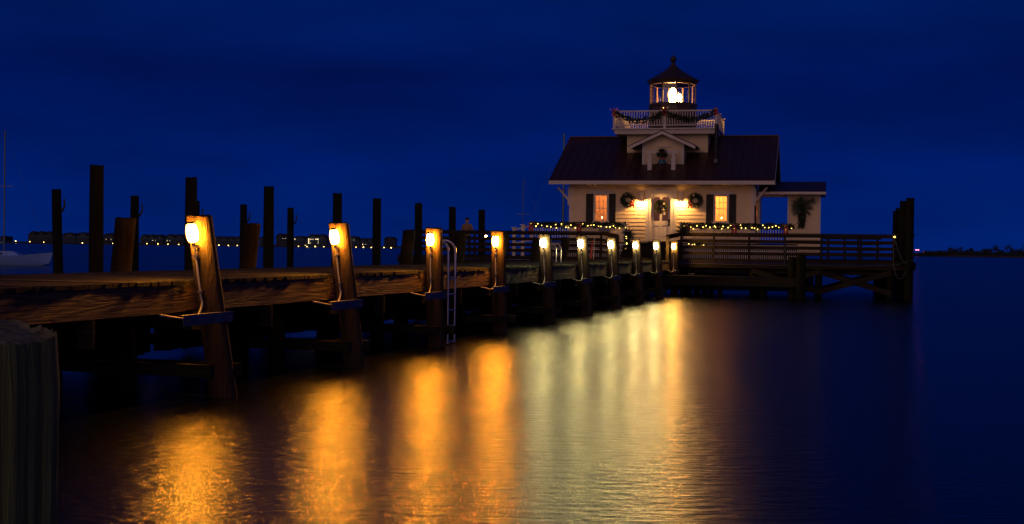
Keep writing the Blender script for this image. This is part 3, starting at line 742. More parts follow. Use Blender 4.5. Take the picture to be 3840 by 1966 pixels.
def window_candle(uc, w0, lab):
    o = empty('window_candle', HF @ Matrix.Translation((uc, .20, w0)), lab, 'candle', 'electric candles in the windows')
    MB().lathe([(.05, 0), (.05, .01), (.012, .02), (.012, .12)], 10).build('candlestick', M['white'], o); MB().ball((0, 0, .15), .026, 8, 6, (1, 1, 1.4)).build('bulb', M['candle'], o)
window(win_l, 0); window(win_r, 0)
window_candle(onH(2255, 815)[0], win_l[1] + .02, 'electric candle glowing in the left window'); window_candle(onH(2705, 817)[0], win_r[1] + .02, 'electric candle glowing in the bright right window')
window(sw, 0, mp=right, head=False)
def shutter(mp, a0, a1, w0, w1):
    mb = MB()
    def bx(a0, p0, b0, a1, p1, b1):
        P = [mp(a0, p0, b0), mp(a1, p0, b0), mp(a1, p1, b0), mp(a0, p1, b0), mp(a0, p0, b1), mp(a1, p0, b1), mp(a1, p1, b1), mp(a0, p1, b1)]; mb.hexa(P)
    bx(a0, .065, w0, a0 + .05, .033, w1); bx(a1 - .05, .065, w0, a1, .033, w1)
    for z in (w0, (w0 + w1) / 2 - .03, w1 - .06): bx(a0 + .05, .065, z, a1 - .05, .033, z + .06)
    z = w0 + .065
    while z < w1 - .07:
        P = [mp(a0 + .05, .058, z), mp(a1 - .05, .058, z), mp(a1 - .05, .05, z), mp(a0 + .05, .05, z), mp(a0 + .05, .045, z + .03), mp(a1 - .05, .045, z + .03), mp(a1 - .05, .036, z + .03), mp(a0 + .05, .036, z + .03)]; mb.hexa(P); z += .035
    bx(a0 + .05, .036, w0 + .06, a1 - .05, .033, w1 - .06)
    mb.build('shutter', M['black'], LH)
for r in (RH(2198, 727, 2226, 838), RH(2283, 727, 2309, 838), RH(2648, 729, 2676, 839), RH(2734, 729, 2761, 839)): shutter(front, r[0], r[2], r[1], r[3])
shutter(right, 1.3, 1.84, .45, 2.1); shutter(right, 2.96, 3.5, .45, 2.1)
# ---- door
dt = RH(2421, 705, 2537, 903)
mb = MB()
mb.box(dt[0], -.06, 0, door_o[0] - .001, -.0, dt[3] - .06); mb.box(door_o[2] + .001, -.06, 0, dt[2], -.0, dt[3] - .06)
mb.box(door_o[0] - .0, -.055, door_o[3] + .001, door_o[2], -.0, dt[3] - .06); mb.box(dt[0] - .06, -.11, dt[3] - .058, dt[2] + .06, 0, dt[3] - .01)
mb.box(dt[0] - .005, -.08, 0, dt[0] + .13, -.062, dt[3] - .10); mb.box(dt[2] - .13, -.08, 0, dt[2] + .005, -.062, dt[3] - .10)
mb.build('door_surround', M['white'], LH)
d0, _, d1, dh = door_o; g1 = RH(2451, 740, 2474, 829); g2 = RH(2483, 740, 2506, 829)
mb = MB()
vv0, vv1 = .03, .075
mb.box(d0, vv0, 0, g1[0], vv1, dh); mb.box(g2[2], vv0, 0, d1, vv1, dh); mb.box(g1[2], vv0, 0, g2[0], vv1, dh)
for g in (g1, g2):
    mb.box(g[0], vv0, g[3], g[2], vv1, dh); mb.box(g[0], vv0, g[1] - .22, g[2], vv1, g[1]); mb.box(g[0], vv0 + .018, .18, g[2], vv1 - .01, g[1] - .22); mb.box(g[0], vv0, 0, g[2], vv1, .18)
    mb.box(g[0] + .05, vv0 + .008, .24, g[2] - .05, vv0 + .017, g[1] - .30)
door = mb.build('door', M['white'], LH)
mb = MB()
for g in (g1, g2): mb.add([(g[0], .05, g[1]), (g[2], .05, g[1]), (g[2], .05, g[3]), (g[0], .05, g[3])], [(0, 1, 2, 3)])
mb.build('pane', M['glass'], door)
r = RH(2505.5, 822, 2511.5, 847); mb = MB(); mb.box(r[0], .012, r[1], r[2], .029, r[3]); mb.build('lock_plate', M['black'], door)
mb = MB(); hx = onH(2504, 826); mb.ball((hx[0], -.02, hx[1] - HZ), .03, 10, 6); mb.tube([(hx[0], -.02, hx[1] - HZ), (hx[0], .03, hx[1] - HZ)], .012, 8); mb.build('handle', M['galv'], door)
r = RH(2486, 795, 2494.5, 806); mb = MB(); mb.box(r[0], .04, r[1], r[2], .045, r[3]); mb.build('notice', M['white'], door)
mb = MB(); mb.box(d0 - .1, -.14, -.075, d1 + .1, .14, -.002); mb.build('threshold', M['rail'], LH)

# ---- wall lamps beside the door
for xc in (2404, 2552.5):
    uc = onH(xc, 760, -.2)[0]; wz = lambda y: onH(xc, y, -.2)[1] - HZ
    ro = empty('wall_lamp', parent=LH); ro.location = (uc, 0, 0)
    mb = MB(); mb.box(-.075, -.12, wz(752), .075, -.034, wz(728)); mb.prism([(-.075, wz(728)), (.075, wz(728)), (.10, wz(720)), (-.10, wz(720))], -.14, -.034, lambda a, b, c: (a, c, b)); mb.build('bracket', M['white'], ro)
    mb = MB(); mb.lathe([(.05, wz(748)), (.08, wz(750.5)), (.17, wz(754.5)), (.175, wz(756)), (.165, wz(756)), (.05, wz(752))], 16, (0, -.30, 0)); mb.build('shade', M['white'], ro)
    mb = MB(); mb.ball((0, -.30, wz(761)), .055, 12, 8, (1, 1, .9)); mb.build('bulb', M['sconce'], ro)
    mb = MB(); mb.tube([(0, -.12, wz(740)), (0, -.26, wz(744)), (0, -.30, wz(748))], .02, 8); mb.build('arm', M['white'], ro)
    l = bpy.data.lights.new('uplight', 'SPOT'); l.energy = .8; l.color = (1, .45, .14); l.spot_size = math.radians(165); l.spot_blend = .4; l.shadow_soft_size = .02
    s = bpy.data.objects.new('uplight', l); C.objects.link(s); s.parent = ro; s.location = (0, -.22, wz(719) + .02); s.rotation_euler = (math.radians(180), 0, 0)

# floodlights under the eave
for x0, x1 in ((2206, 2233), (2716, 2743)):
    r = RH(x0, 685, x1, 700, -.3); fo = MB(); fo.box(r[0], -.34, r[3] - .07, r[2], -.30, r[3] - .03); fo.box(r[0], -.3, r[3] - .07, r[0] + .04, -.035, r[3] - .03); fo.box(r[2] - .04, -.3, r[3] - .07, r[2], -.035, r[3] - .03)
    f = fo.build('floodlight_bracket', M['white'], LH)
    for u in (r[0] + .02, r[2] - .02): MB().lathe([(.03, .08), (.05, .02), (.065, -.06), (.06, -.065)], 12, (u, -.32, (r[3] - .1))).build('lamp_head', M['white'], f)

# ---- main roof
RU = 5.28; th = .06
def slab(mb, u0, u1, v0, v1, lift=0, t=.06):
    p = []
    for (u, v) in ((u0, v0), (u1, v0), (u1, v1), (u0, v1)): p.append((u, v, roofw(v) - t + lift))
    for (u, v) in ((u0, v0), (u1, v0), (u1, v1), (u0, v1)): p.append((u, v, roofw(v) + lift))
    mb.hexa(p)
mb = MB(); slab(mb, -RU, RU, EV, 4.3); slab(mb, -RU, RU, 4.3, 9.5)
u = -RU + .02
while u < RU: 
    for v0, v1 in ((EV, 4.28), (4.32, 9.5)): slab(mb, u, u + .022, v0, v1, .03, .032)
    u += .405
mb.box(-RU, 4.2, wr - .02, RU, 4.4, wr + .03)
mb.build('roof', M['roof'], LH)
mb = MB(); mb.box(-RU - .0, EV - .03, we - .20, RU, EV - .001, we - .03); mb.box(-RU, 9.501, we - .2, RU, 9.53, we - .03); mb.build('eave_fascia', M['white'], LH)
for s in (-1, 1):
    mb = MB()
    for v0, v1 in ((EV, 4.3), (4.3, 9.5)):
        mb.hexa([(s * (RU + .001), v0, roofw(v0) - .22), (s * (RU + .03), v0, roofw(v0) - .22), (s * (RU + .03), v1, roofw(v1) - .22), (s * (RU + .001), v1, roofw(v1) - .22), (s * (RU + .001), v0, roofw(v0) - .02), (s * (RU + .03), v0, roofw(v0) - .02), (s * (RU + .03), v1, roofw(v1) - .02), (s * (RU + .001), v1, roofw(v1) - .02)])
mb.build('rake_board', M['white'], LH)
mb = MB(); mb.box(-RU + .01, EV + .001, we - .14, RU - .01, -.04, we - .11)
mb.build('soffit', M['siding'], LH)
for s, uu in ((-1, WL), (1, WU)):
    mb = MB(); mb.bar((uu + s * .05, -.02 + .1, we - .95), (uu + s * .62, .08, we - .28), .09, .09); mb.box(uu + s * .037, .03, we - 1.15, uu + s * .12, .13, we - .3); mb.build('eave_bracket', M['white'], LH)
# stove pipe
u, w_ = onH(2684, 608, 1.1); w_ -= HZ; wt = onH(2697, 465, 1.1)[1] - HZ
mb = MB(); mb.tube([(u, 1.1, roofw(1.1) - .05), (u + .02, 1.1, wt)], .085, 12); sp_ = mb.build('stove_pipe', M['black'], LH)
MB().lathe([(.14, -.02), (.12, .14), (.09, .18)], 12, (u, 1.1, roofw(1.1))).build('flashing', M['galv'], sp_)

# ---- belfry dormer
dv = .9; r = RH(2408, 570, 2565, 618, dv); du0, du1 = r[0], r[2]; dc = (du0 + du1) / 2
pk = onH(2482, 487, dv - .45)[1] - HZ; ev = RH(2364, 546, 2620, 549, dv - .45); hw = (ev[2] - ev[0]) / 2; evw = ev[3]
dsl = (pk - evw) / hw; dwt = pk - dsl * (du1 - du0) / 2
mb = MB(); backv = 3.4
mb.prism([(du0, roofw(dv) - .05), (du1, roofw(dv) - .05), (du1, dwt - .1), (dc, pk - .1), (du0, dwt - .1)], dv, dv + .12, lambda a, b, c: (a, c, b))
mb.prism([(dv + .12, roofw(dv + .12) - .05), (backv, roofw(backv) - .05), (backv, dwt - .1), (dv + .12, dwt - .1)], 0, .1, lambda a, b, c: (du0 + c, a, b))
mb.prism([(dv + .12, roofw(dv + .12) - .05), (backv, roofw(backv) - .05), (backv, dwt - .1), (dv + .12, dwt - .1)], 0, .1, lambda a, b, c: (du1 - .1 + c, a, b))
dm = mb.build('dormer', M['siding'], LH)
mb = MB()
for uu in (du0, du1 - .16): mb.box(uu, dv - .025, roofw(dv) - .02, uu + .16, dv - .001, dwt - .13)
mb.prism([(-.33, 0), (.33, 0), (.36, .05), (-.36, .05)], dv - .07, dv - .001, lambda a, b, c: (dc + a, c, onH(2482, 552, dv)[1] - HZ + b)); mb.build('trim', M['white'], dm)
mb = MB()
for s in (-1, 1):
    a = (dc, pk); b = (dc + s * hw, evw); 
    for v0, v1 in ((dv - .45, backv),):
        mb.hexa([(a[0], v0, a[1] - .05), (b[0], v0, b[1] - .05), (b[0], v1, b[1] - .05), (a[0], v1, a[1] - .05), (a[0], v0, a[1]), (b[0], v0, b[1]), (b[0], v1, b[1]), (a[0], v1, a[1])] if s > 0 else [(b[0], v0, b[1] - .05), (a[0], v0, a[1] - .05), (a[0], v1, a[1] - .05), (b[0], v1, b[1] - .05), (b[0], v0, b[1]), (a[0], v0, a[1]), (a[0], v1, a[1]), (b[0], v1, b[1])])
mb.build('roof', M['roof'], dm)
mb = MB()
for s in (-1, 1):
    a = (dc, pk - .06); b = (dc + s * (hw - .05), evw - .03); v0, v1 = dv - .47, dv - .44
    q = [(a[0], v0, a[1] - .14), (b[0], v0, b[1] - .14), (b[0], v1, b[1] - .14), (a[0], v1, a[1] - .14), (a[0], v0, a[1]), (b[0], v0, b[1]), (b[0], v1, b[1]), (a[0], v1, a[1])]
    mb.hexa(q)
mb.build('rake_board', M['white'], dm)
# bell frame and bell
bv = .25
fr = MB(); zb = onH(2483, 571, bv)[1] - HZ
for x in (2437, 2526):
    u = onH(x, 600, bv)[0]; fr.box(u - .10, bv - .1, roofw(bv) - .02, u + .10, bv + .1, zb - .25); fr.box(u - .07, bv - .07, zb - .25, u + .07, bv + .07, zb - .075); fr.box(u - .115, bv - .115, zb - .42, u + .115, bv + .115, zb - .40)
fr.box(onH(2423, 570, bv)[0], bv - .08, zb - .075, onH(2543, 570, bv)[0], bv + .08, zb + .075); fr.build('bell_frame', M['white'], LH)
u = onH(2483, 600, bv)[0]
o = empty('bell', HF @ Matrix.Translation((u, bv, zb - .08)), 'bronze green bell hanging in the white frame on the roof', 'bell')
MB().lathe([(.05, -.02), (.10, -.03), (.13, -.10), (.145, -.25), (.17, -.36), (.24, -.46), (.245, -.48), (.2, -.47), (.12, -.3)], 20).build('bell_body', M['bell'], o)
mb = MB(); mb.tube([(0, 0, .0), (0, 0, -.5)], .015, 8); mb.ball((0, 0, -.5), .04, 8, 6); mb.build('clapper', M['black'], o)

# ---- upper block, gallery, lantern
r = RH(2352, 505, 2655, 565, 2.3); bu0, bu1 = r[0], r[2]; bc = (bu0 + bu1) / 2
gw0 = onH(2490, 502, 1.8)[1] - HZ; gw1 = onH(2490, 480, 1.7)[1] - HZ
mb = MB(); mb.box(bu0, 2.3, roofw(2.3) - .1, bu1, 6.3, gw0 + .01)
u = bu0 + .2
for s in (bu0, bu1 - .18): mb.box(s, 2.275, roofw(2.3) - .02, s + .18, 2.299, gw0)
while u < bu1 - .2: mb.box(u, 2.288, roofw(2.3) - .02, u + .04, 2.299, gw0); u += .3
ub = mb.build('upper_wall', M['siding'], LH)
r = RH(2294, 480, 2692, 501, 1.7); gu0, gu1 = r[0], r[2]; gc = (gu0 + gu1) / 2; gh = (gu1 - gu0) / 2
mb = MB(); gv0, gv1 = 1.7, 1.7 + 2 * gh
def frus(mb, c, v0, v1, h, w0, w1, ins):
    mb.hexa([(c - h + ins, v0 + ins, w0), (c + h - ins, v0 + ins, w0), (c + h - ins, v1 - ins, w0), (c - h + ins, v1 - ins, w0), (c - h, v0, w1), (c + h, v0, w1), (c + h, v1, w1), (c - h, v1, w1)])
frus(mb, gc, gv0 + .08, gv1 - .08, gh - .08, gw0, gw1 - .055, .05); mb.box(gc - gh, gv0, gw1 - .053, gc + gh, gv1, gw1)
mb.build('gallery', M['white'], LH)
# gallery railing
rh = (onH(2400, 417, 1.8)[1] - HZ) - gw1
g_in = .10; a0, a1, c0, c1 = gc - gh + g_in, gc + gh - g_in, gv0 + g_in, gv1 - g_in
mb = MB()
for (p, q) in (((a0, c0), (a1, c0)), ((a1, c0), (a1, c1)), ((a1, c1), (a0, c1)), ((a0, c1), (a0, c0))):
    for z, h in ((gw1 + rh, .06), (gw1 + .14, .04)): mb.bar((p[0], p[1], z), (q[0], q[1], z), .055, h)
mb.build('gallery_rail', M['white'], LH)
mb = MB(); n = 40
for side in range(4):
    for k in range(1, n):
        if k == n // 2: continue
        t = k / n; P = [(a0 + (a1 - a0) * t, c0), (a1, c0 + (c1 - c0) * t), (a0 + (a1 - a0) * t, c1), (a0, c0 + (c1 - c0) * t)][side]
        mb.box(P[0] - .016, P[1] - .016, gw1 + .16, P[0] + .016, P[1] + .016, gw1 + rh - .03)
o_ = mb.build('baluster', M['white'], LH); o_['kind'] = 'stuff'
for P in ((a0, c0), (a1, c0), (a0, c1), (a1, c1), ((a0 + a1) / 2, c0), ((a0 + a1) / 2, c1), (a1, (c0 + c1) / 2), (a0, (c0 + c1) / 2)):
    mb = MB(); mb.box(P[0] - .055, P[1] - .055, gw1, P[0] + .055, P[1] + .055, gw1 + rh + .05); mb.box(P[0] - .075, P[1] - .075, gw1 + rh + .05, P[0] + .075, P[1] + .075, gw1 + rh + .08); mb.build('newel_post', M['white'], LH)
# lantern (ten sided)
lc_v = gv0 + gh; lu, _ = onH(2523, 360, lc_v)
zz = lambda y: onH(2523, y, lc_v)[1] - HZ
Rg = (onH(2613, 360, lc_v)[0] - onH(2433, 360, lc_v)[0]) / 2
SG = 10; ph = math.radians(-90 + 12 + 13.4 - 9.6)
lan = empty('lantern_room', parent=LH); lan.location = (lu, lc_v, 0)
z0, z1, z2, z3 = zz(478), zz(400), zz(392), zz(321)
MB().lathe([(Rg + .0, gw1), (Rg, z1 - .04), (Rg + .05, z1 - .03), (Rg + .05, z1 + .03), (Rg - .02, z2)], SG, smooth=False, ph=ph).build('lantern_base', M['lantern'], lan)
mb = MB(); Rm = Rg - .07
for k in range(SG):
    t = 2 * PI * k / SG + ph; x, y = Rm * math.cos(t), Rm * math.sin(t)
    m_ = MB(); m_.bar((x, y, z2), (x, y, z3), .07, .07, up=(math.cos(t), math.sin(t), 0)); m_.build('mullion', M['lantern'], lan)
for k in range(SG):
    t0 = 2 * PI * k / SG + ph; t1 = t0 + 2 * PI / SG; q = MB()
    q.add([((Rm - .0) * math.cos(t0), Rm * math.sin(t0), z2), (Rm * math.cos(t1), Rm * math.sin(t1), z2), (Rm * math.cos(t1), Rm * math.sin(t1), z3), (Rm * math.cos(t0), Rm * math.sin(t0), z3)], [(0, 1, 2, 3)]); q.build('glass_pane', M['lglass'], lan)
Re = Rg + .07; ze = zz(307); za = zz(247)
MB().lathe([(Rm + .03, z3), (Rg + .0, z3 + .02), (Rg + .02, z3 + .10), (Rg + .05, ze - .03), (Re + .04, ze - .02), (Re + .06, ze + .03), (Re * .62, ze + (za - ze) * .42), (Re * .3, ze + (za - ze) * .74), (.15, za)], SG, smooth=False, ph=ph).build('lantern_roof', M['lantern'], lan)
MB().lathe([(.17, za - .08), (.17, za), (.12, za + .04), (.12, za + .12), (.07, za + .16)], 12, smooth=True).build('vent', M['lantern'], lan)
zball = zz(223); mb = MB(); mb.ball((0, 0, zball), .165, 14, 10); mb.tube([(0, 0, zball), (0, 0, zz(190))], [.022, .006], 6); mb.build('finial', M['lantern'], lan)
mb = MB(); mb.lathe([(.25, gw1 + .1), (.25, z2 - .05), (.1, z2), (.1, z2 + .05)], 12); mb.build('lens_pedestal', M['lantern'], lan)
zc = (zz(352)); mb = MB(); mb.lathe([(.09, zz(388)), (.14, zz(382)), (.15, zz(374)), (.13, zz(371)), (.17, zz(367)), (.20, zz(357)), (.19, zz(347)), (.14, zz(339)), (.05, zz(332))], 16, (0, 0, 0)); mb.build('lens', M['lens'], lan)
MB().lathe([(.13, zz(389)), (.20, zz(383)), (.22, zz(374)), (.19, zz(371)), (.24, zz(367)), (.28, zz(357)), (.26, zz(346)), (.19, zz(337)), (.06, zz(329))], 16).build('lens_glass', M['shellA'], lan)  # outer glass emits to imitate the glow around the lens
MB().lathe([(Rm - .05, z3 - .0), (Rm - .05, z3 + .015)], SG, smooth=False, ph=ph).build('lantern_ceiling', M['white'], lan)
MB().lathe([(Rm - .05, z2 - .02), (Rm - .05, z2 - .005)], SG, smooth=False, ph=ph).build('lantern_floor', M['white'], lan)

# ================================================================ ANNEX
ax = empty('annex', HF, 'small white annex with low maroon roof and palm spray, right of the cottage', 'shed')
av = 1.0; r = RH(2953, 730, 3077, 895, av)
mb = MB(); mb.box(r[0], av, -.45, r[2], av + 2.4, r[3] + .05); clap(mb, lambda w: r[0] + .09, lambda w: r[2] - .09, -.4, r[3], [], lambda a, p, w: (a, av - p, w)); mb.build('wall', M['siding'], ax)
mb = MB(); mb.box(r[0] - .003, av - .034, -.4, r[0] + .1, av - .001, r[3]); mb.box(r[2] - .1, av - .034, -.4, r[2] + .003, av - .001, r[3]); mb.build('corner_board', M['white'], ax)
fa = RH(2843, 719, 3098, 729, .3); tp = onH(2960, 682, 2.6)[1] - HZ
mb = MB(); mb.hexa([(fa[0], .3, fa[3] - .05), (fa[2], .3, fa[3] - .05), (fa[2], 2.6, tp - .05), (fa[0], 2.6, tp - .05), (fa[0], .3, fa[3]), (fa[2], .3, fa[3]), (fa[2], 2.6, tp), (fa[0], 2.6, tp)])
mb.hexa([(fa[0], 2.6, tp - .05), (fa[2], 2.6, tp - .05), (fa[2], 4.0, fa[3]), (fa[0], 4.0, fa[3]), (fa[0], 2.6, tp), (fa[2], 2.6, tp), (fa[2], 4.0, fa[3] + .05), (fa[0], 4.0, fa[3] + .05)])
mb.build('roof', M['roof'], ax)
mb = MB(); mb.box(fa[0], .27, fa[1], fa[2], .299, fa[3] - .01); mb.box(fa[0], .31, fa[1] + .01, fa[2], 3.9, fa[1] + .04); mb.build('fascia', M['white'], ax)
u = onH(2846, 780, 1.0)[0]; mb = MB(); mb.box(u - .06, 1.0, -.4, u + .06, 1.12, fa[1]); mb.box(u - .1, .96, fa[1] - .15, u + .1, 1.16, fa[1]); mb.build('porch_post', M['white'], ax)

# ================================================================ WHITE RAILINGS with garlands
def white_rail(u0, u1, v, lab, posts, zt=.86):
    o = empty('picket_railing', HF, lab, 'railing', 'white picket railings around the porch')
    MB().box(u0, v - .05, zt - .05, u1, v + .05, zt).build('top_rail', M['white'], o); MB().box(u0, v - .03, .03, u1, v + .03, .08).build('bottom_rail', M['white'], o)
    n = 0; u = u0 + .07
    while u < u1 and n < 99: MB().box(u - .018, v - .018, .082, u + .018, v + .018, zt - .051).build('picket', M['white'], o); u += .118; n += 1
    for u in posts:
        mb = MB(); mb.box(u - .075, v - .075, -.07, u + .075, v + .075, zt + .06); mb.build('newel_post', M['white'], o)
        mb = MB(); mb.box(u - .14, v - .14, zt + .061, u + .14, v + .14, zt + .10); mb.lathe([(.12, zt + .10), (.05, zt + .14)], 4, (u, v, 0), smooth=False, ph=PI / 4); mb.build('post_cap', M['white'], o)
    return o
zt = onH(2100, 845, pv)[1] - HZ
pL = [onH(1994, 850, pv)[0], onH(2174, 850, pv)[0], onH(2345, 850, pv)[0]]; pR = [onH(2560, 850, pv)[0], onH(2755, 850, pv)[0], onH(2947, 850, pv)[0]]
white_rail(pL[0], pL[2], pv, 'white picket railing left of the steps', pL, zt); white_rail(pR[0], pR[2], pv, 'white picket railing right of the steps', pR, zt)
# ramp railing falling away to the left
o = empty('ramp_railing', HF, 'white ramp railing sloping down left of the porch corner', 'railing')
w1_, w2_ = onH(1962, 843, pv), onH(1929, 853, pv)
mb = MB(); mb.bar((w2_[0], pv, w2_[1] - HZ - .12), (pL[0], pv, zt - .03), .09, .05); mb.build('top_rail', M['white'], o)
mb = MB(); mb.bar((w2_[0], pv, w2_[1] - HZ - .75), (pL[0], pv, zt - .72), .06, .05); mb.build('bottom_rail', M['white'], o)
for q in (w1_, w2_):
    z = q[1] - HZ; mb = MB(); mb.box(q[0] - .07, pv - .08, PZ - HZ, q[0] + .07, pv + .08, z - .03); mb.box(q[0] - .13, pv - .13, z - .03, q[0] + .13, pv + .13, z + .01); mb.build('newel_post', M['white'], o)

def garland(path, r, lab, bulbs, dens=900, grp='lit garlands on the white railings', leafsz=.11, M_=HF, mat='green', hang=.0):
    o = empty('garland', M_, lab, 'garland', grp)
    P = [Vector(p) for p in path]; L = sum((P[i + 1] - P[i]).length for i in range(len(P) - 1)); n = int(L * dens); mb = MB()
    def at(t):
        d = t * L
        for i in range(len(P) - 1):
            l = (P[i + 1] - P[i]).length
            if d <= l: return P[i].lerp(P[i + 1], d / l)
            d -= l
        return P[-1]
    for k in range(n):
        t = rnd(); c = at(t); rr = r * (.65 + .5 * math.sin(t * L * 4.1 + 1) ** 2); a = U(0, 2 * PI); q = rr * math.sqrt(rnd()) * .8
        off = Vector((U(-.5, .5) * rr, q * math.cos(a), q * math.sin(a) - hang * rnd())); mb.leaf(c + off, U(.5, 1.1) * leafsz, .22, Vector((U(-1, 1), math.cos(a), math.sin(a) + .2)))
    mb.tube(path, .02, 6); mb.build('greenery', M[mat], o)
    for k in range(bulbs):
        t = (k + U(.1, .9)) / bulbs; c = at(t)
        MB().ball((c.x + U(-.03, .03), c.y - r * .9, c.z + U(-1.25, .5) * r), U(.017, .028), 4, 2).build('light_bulb', M['fairy'], o)
    return o
def gpath(a, b, v, z, n=24, amp=.02): return [(a + (b - a) * i / n, v, z + amp * math.sin(i * 2.4)) for i in range(n + 1)]
garland(gpath(pL[0] - .05, pL[2] + .05, pv - .03, zt + .02), .12, 'evergreen garland with yellow lights on the left white railing', 26)
garland(gpath(pR[0] - .05, pR[2] + .35, pv - .03, zt + .02), .12, 'evergreen garland with yellow lights on the right white railing', 30)
# gallery swags
mid = (a0 + a1) / 2; zr = gw1 + rh
def sag(x0, x1, d): return [(x0 + (x1 - x0) * i / 16, c0 - .07, zr - d * math.sin(PI * i / 16) - .02) for i in range(17)]
garland(sag(a0, mid, .42), .09, 'dark garland swag on the left half of the gallery railing', 0, 420, 'swags on the lantern gallery', .13, hang=.12)
garland(sag(mid, a1, .36), .08, 'dark garland swag on the right half of the gallery railing', 0, 420, 'swags on the lantern gallery', .13, hang=.12)

def bow(M_, s, lab, grp='red ribbon bows'):
    o = empty('ribbon_bow', M_, lab, 'bow', grp)
    for sg in (-1, 1):
        mb = MB(); vs = []; n = 10; W = s * .16
        for i in range(n + 1):
            t = i / n * 2 * PI; x = sg * s * .30 * (1 - math.cos(t)) * .5 * 1.3; z = s * .17 * math.sin(t) + s * .04; y = -.02 - s * .04 * math.sin(t / 2)
            vs += [(x, y - W / 2 * .8, z), (x, y + W / 2 * .8, z + s * .02)]
        mb.add(vs, [(2 * i, 2 * i + 2, 2 * i + 3, 2 * i + 1) for i in range(n)], True); mb.build('loop', M['bow'], o)
        mb = MB(); vs = []
        for i in range(6):
            t = i / 5; xx = sg * s * (.04 + .13 * t + .02 * math.sin(t * 6)); zz_ = -s * .62 * t; ww = s * (.05 + .04 * t); vs += [(xx - ww, -.04 - .02 * math.sin(t * 7), zz_), (xx + ww, -.04, zz_ + s * .03)]
        mb.add(vs, [(2 * i, 2 * i + 2, 2 * i + 3, 2 * i + 1) for i in range(5)], True); mb.build('tail', M['bow'], o)
    MB().ball((0, -.05, .02), s * .09, 8, 6).build('knot', M['bow'], o)
    return o
HT = lambda u, v, w: HF @ Matrix.Translation((u, v, w))
for u, l in ((pL[0], 'red bow on the left corner post of the white railing'), (pL[1], 'red bow on the middle post of the left white railing'), (pR[1], 'red bow on the middle post of the right white railing'), (pR[2], 'red bow on the right end post of the white railing'), (pR[0] + .22, 'red bow among the garland right of the door')):
    bow(HT(u, pv - .15, zt - .02), .62, l)
for u, l in ((a0, 'red bow on the left corner of the lantern gallery'), (mid, 'red bow on the middle of the lantern gallery railing'), (a1, 'red bow on the right corner of the lantern gallery')):
    bow(HT(u, c0 - .10, zr + .06), .5, l)
bow(HT(onH(2484, 590, .1)[0], .05, onH(2484, 572, .1)[1] - HZ), .55, 'red bow tied above the bell')

def wreath(u, v, w, R_, lab, bowside=0, stars=()):
    o = empty('wreath', HT(u, v, w), lab, 'wreath', 'christmas wreaths by the door')
    mb = MB()
    for k in range(900):
        t = U(0, 2 * PI); a = U(0, 2 * PI); rr = .085 * math.sqrt(rnd()); c = Vector(((R_ + rr * math.cos(a)) * math.cos(t), rr * math.sin(a) * .8, (R_ + rr * math.cos(a)) * math.sin(t)))
        d = Vector((math.cos(t) * math.cos(a) - math.sin(t) * U(.3, 1), math.sin(a), math.sin(t) * math.cos(a) + math.cos(t) * U(.3, 1))); mb.leaf(c, U(.05, .1), .25, d)
    mb.tube([(R_ * math.cos(t * PI / 8), 0, R_ * math.sin(t * PI / 8)) for t in range(17)], .035, 6); mb.build('greenery', M['green'], o)
    for (ang, s, rot) in stars:
        cx_, cz_ = R_ * math.cos(ang), R_ * math.sin(ang); vs = [(cx_, -.13, cz_)]
        for k in range(10):
            t = rot + k * PI / 5; q = s if k % 2 == 0 else s * .25; vs.append((cx_ + q * math.cos(t), -.11, cz_ + q * math.sin(t)))
        m_ = MB(); m_.add(vs, [(0, 1 + k, 1 + (k + 1) % 10) for k in range(10)]); m_.add([(x, -.09, z) for x, y, z in vs], [(0, 1 + (k + 1) % 10, 1 + k) for k in range(10)]); m_.build('starfish', M['starfish'], o)
    if bowside:
        b = bow(HT(u + bowside * .24, v - .1, w - .08), .5, 'red bow on the wreath ' + ('left' if bowside > 0 else 'right') + ' of the door', 'red ribbon bows')
    return o
u, w_ = onH(2354, 750, -.1); wreath(u, -.12, w_ - HZ, .245, 'wreath with red bow left of the door lamp', 1, [(1.9, .08, .4)])
u, w_ = onH(2608, 752, -.1); wreath(u, -.12, w_ - HZ, .25, 'wreath with red bow and starfish right of the door lamp', -1, [(1.9, .10, .9)])
u, w_ = onH(2479, 774.5, -.05); wreath(u, -.06, w_ - HZ, .20, 'wreath with two starfish hanging on the door', 0, [(-1.0, .11, 1.3), (.7, .10, .6)])
# greens over the bell
u, w_ = onH(2484, 590, .1); mb = MB()
for k in range(500):
    a = U(0, 2 * PI); rr = math.sqrt(rnd()); mb.leaf((rr * .24 * math.cos(a), U(-.1, .05), .20 + rr * .17 * math.sin(a) - (.10 if abs(math.cos(a)) > .75 else 0)), U(.06, .14), .22)
o = mb.build('bell_greens', M['green'], M=HT(u, .02, w_ - HZ)); tag(o, 'evergreen spray hung over the roof bell', 'greenery')

# palm sprays
def palm(M_, n, R_, a0_, a1_, lab, extra=0, down=0, wx=.11):
    o = empty('palm_spray', M_, lab, 'palm spray', 'palm leaf sprays'); mb = MB()
    for k in range(n):
        a = U(a0_, a1_); r_ = R_ * U(.7, 1.05); d = Vector((math.cos(a), U(-.25, .05), math.sin(a))).normalized(); s = Vector((-math.sin(a), 0, math.cos(a))) * R_ * .022; b = d * .1 * R_; e_ = d * r_; md = d * r_ * .55
        mb.add([b - s, b + s, md + s + Vector((0, -.02, 0)), md - s + Vector((0, -.02, 0))], [(0, 1, 2, 3)]); mb.add([md - s, md + s, e_ + Vector((0, 0, -r_ * .06))], [(0, 1, 2)])
    mb.build('fronds', M['palm'], o)
    if extra:
        mb = MB()
        for k in range(extra): t = rnd(); mb.leaf((U(-wx, wx) * (1 - .4 * t), U(-.08, .06), .12 - t * (down + .12)), U(.07, .15), .24)
        mb.build('greenery', M['green'], o)
    return o
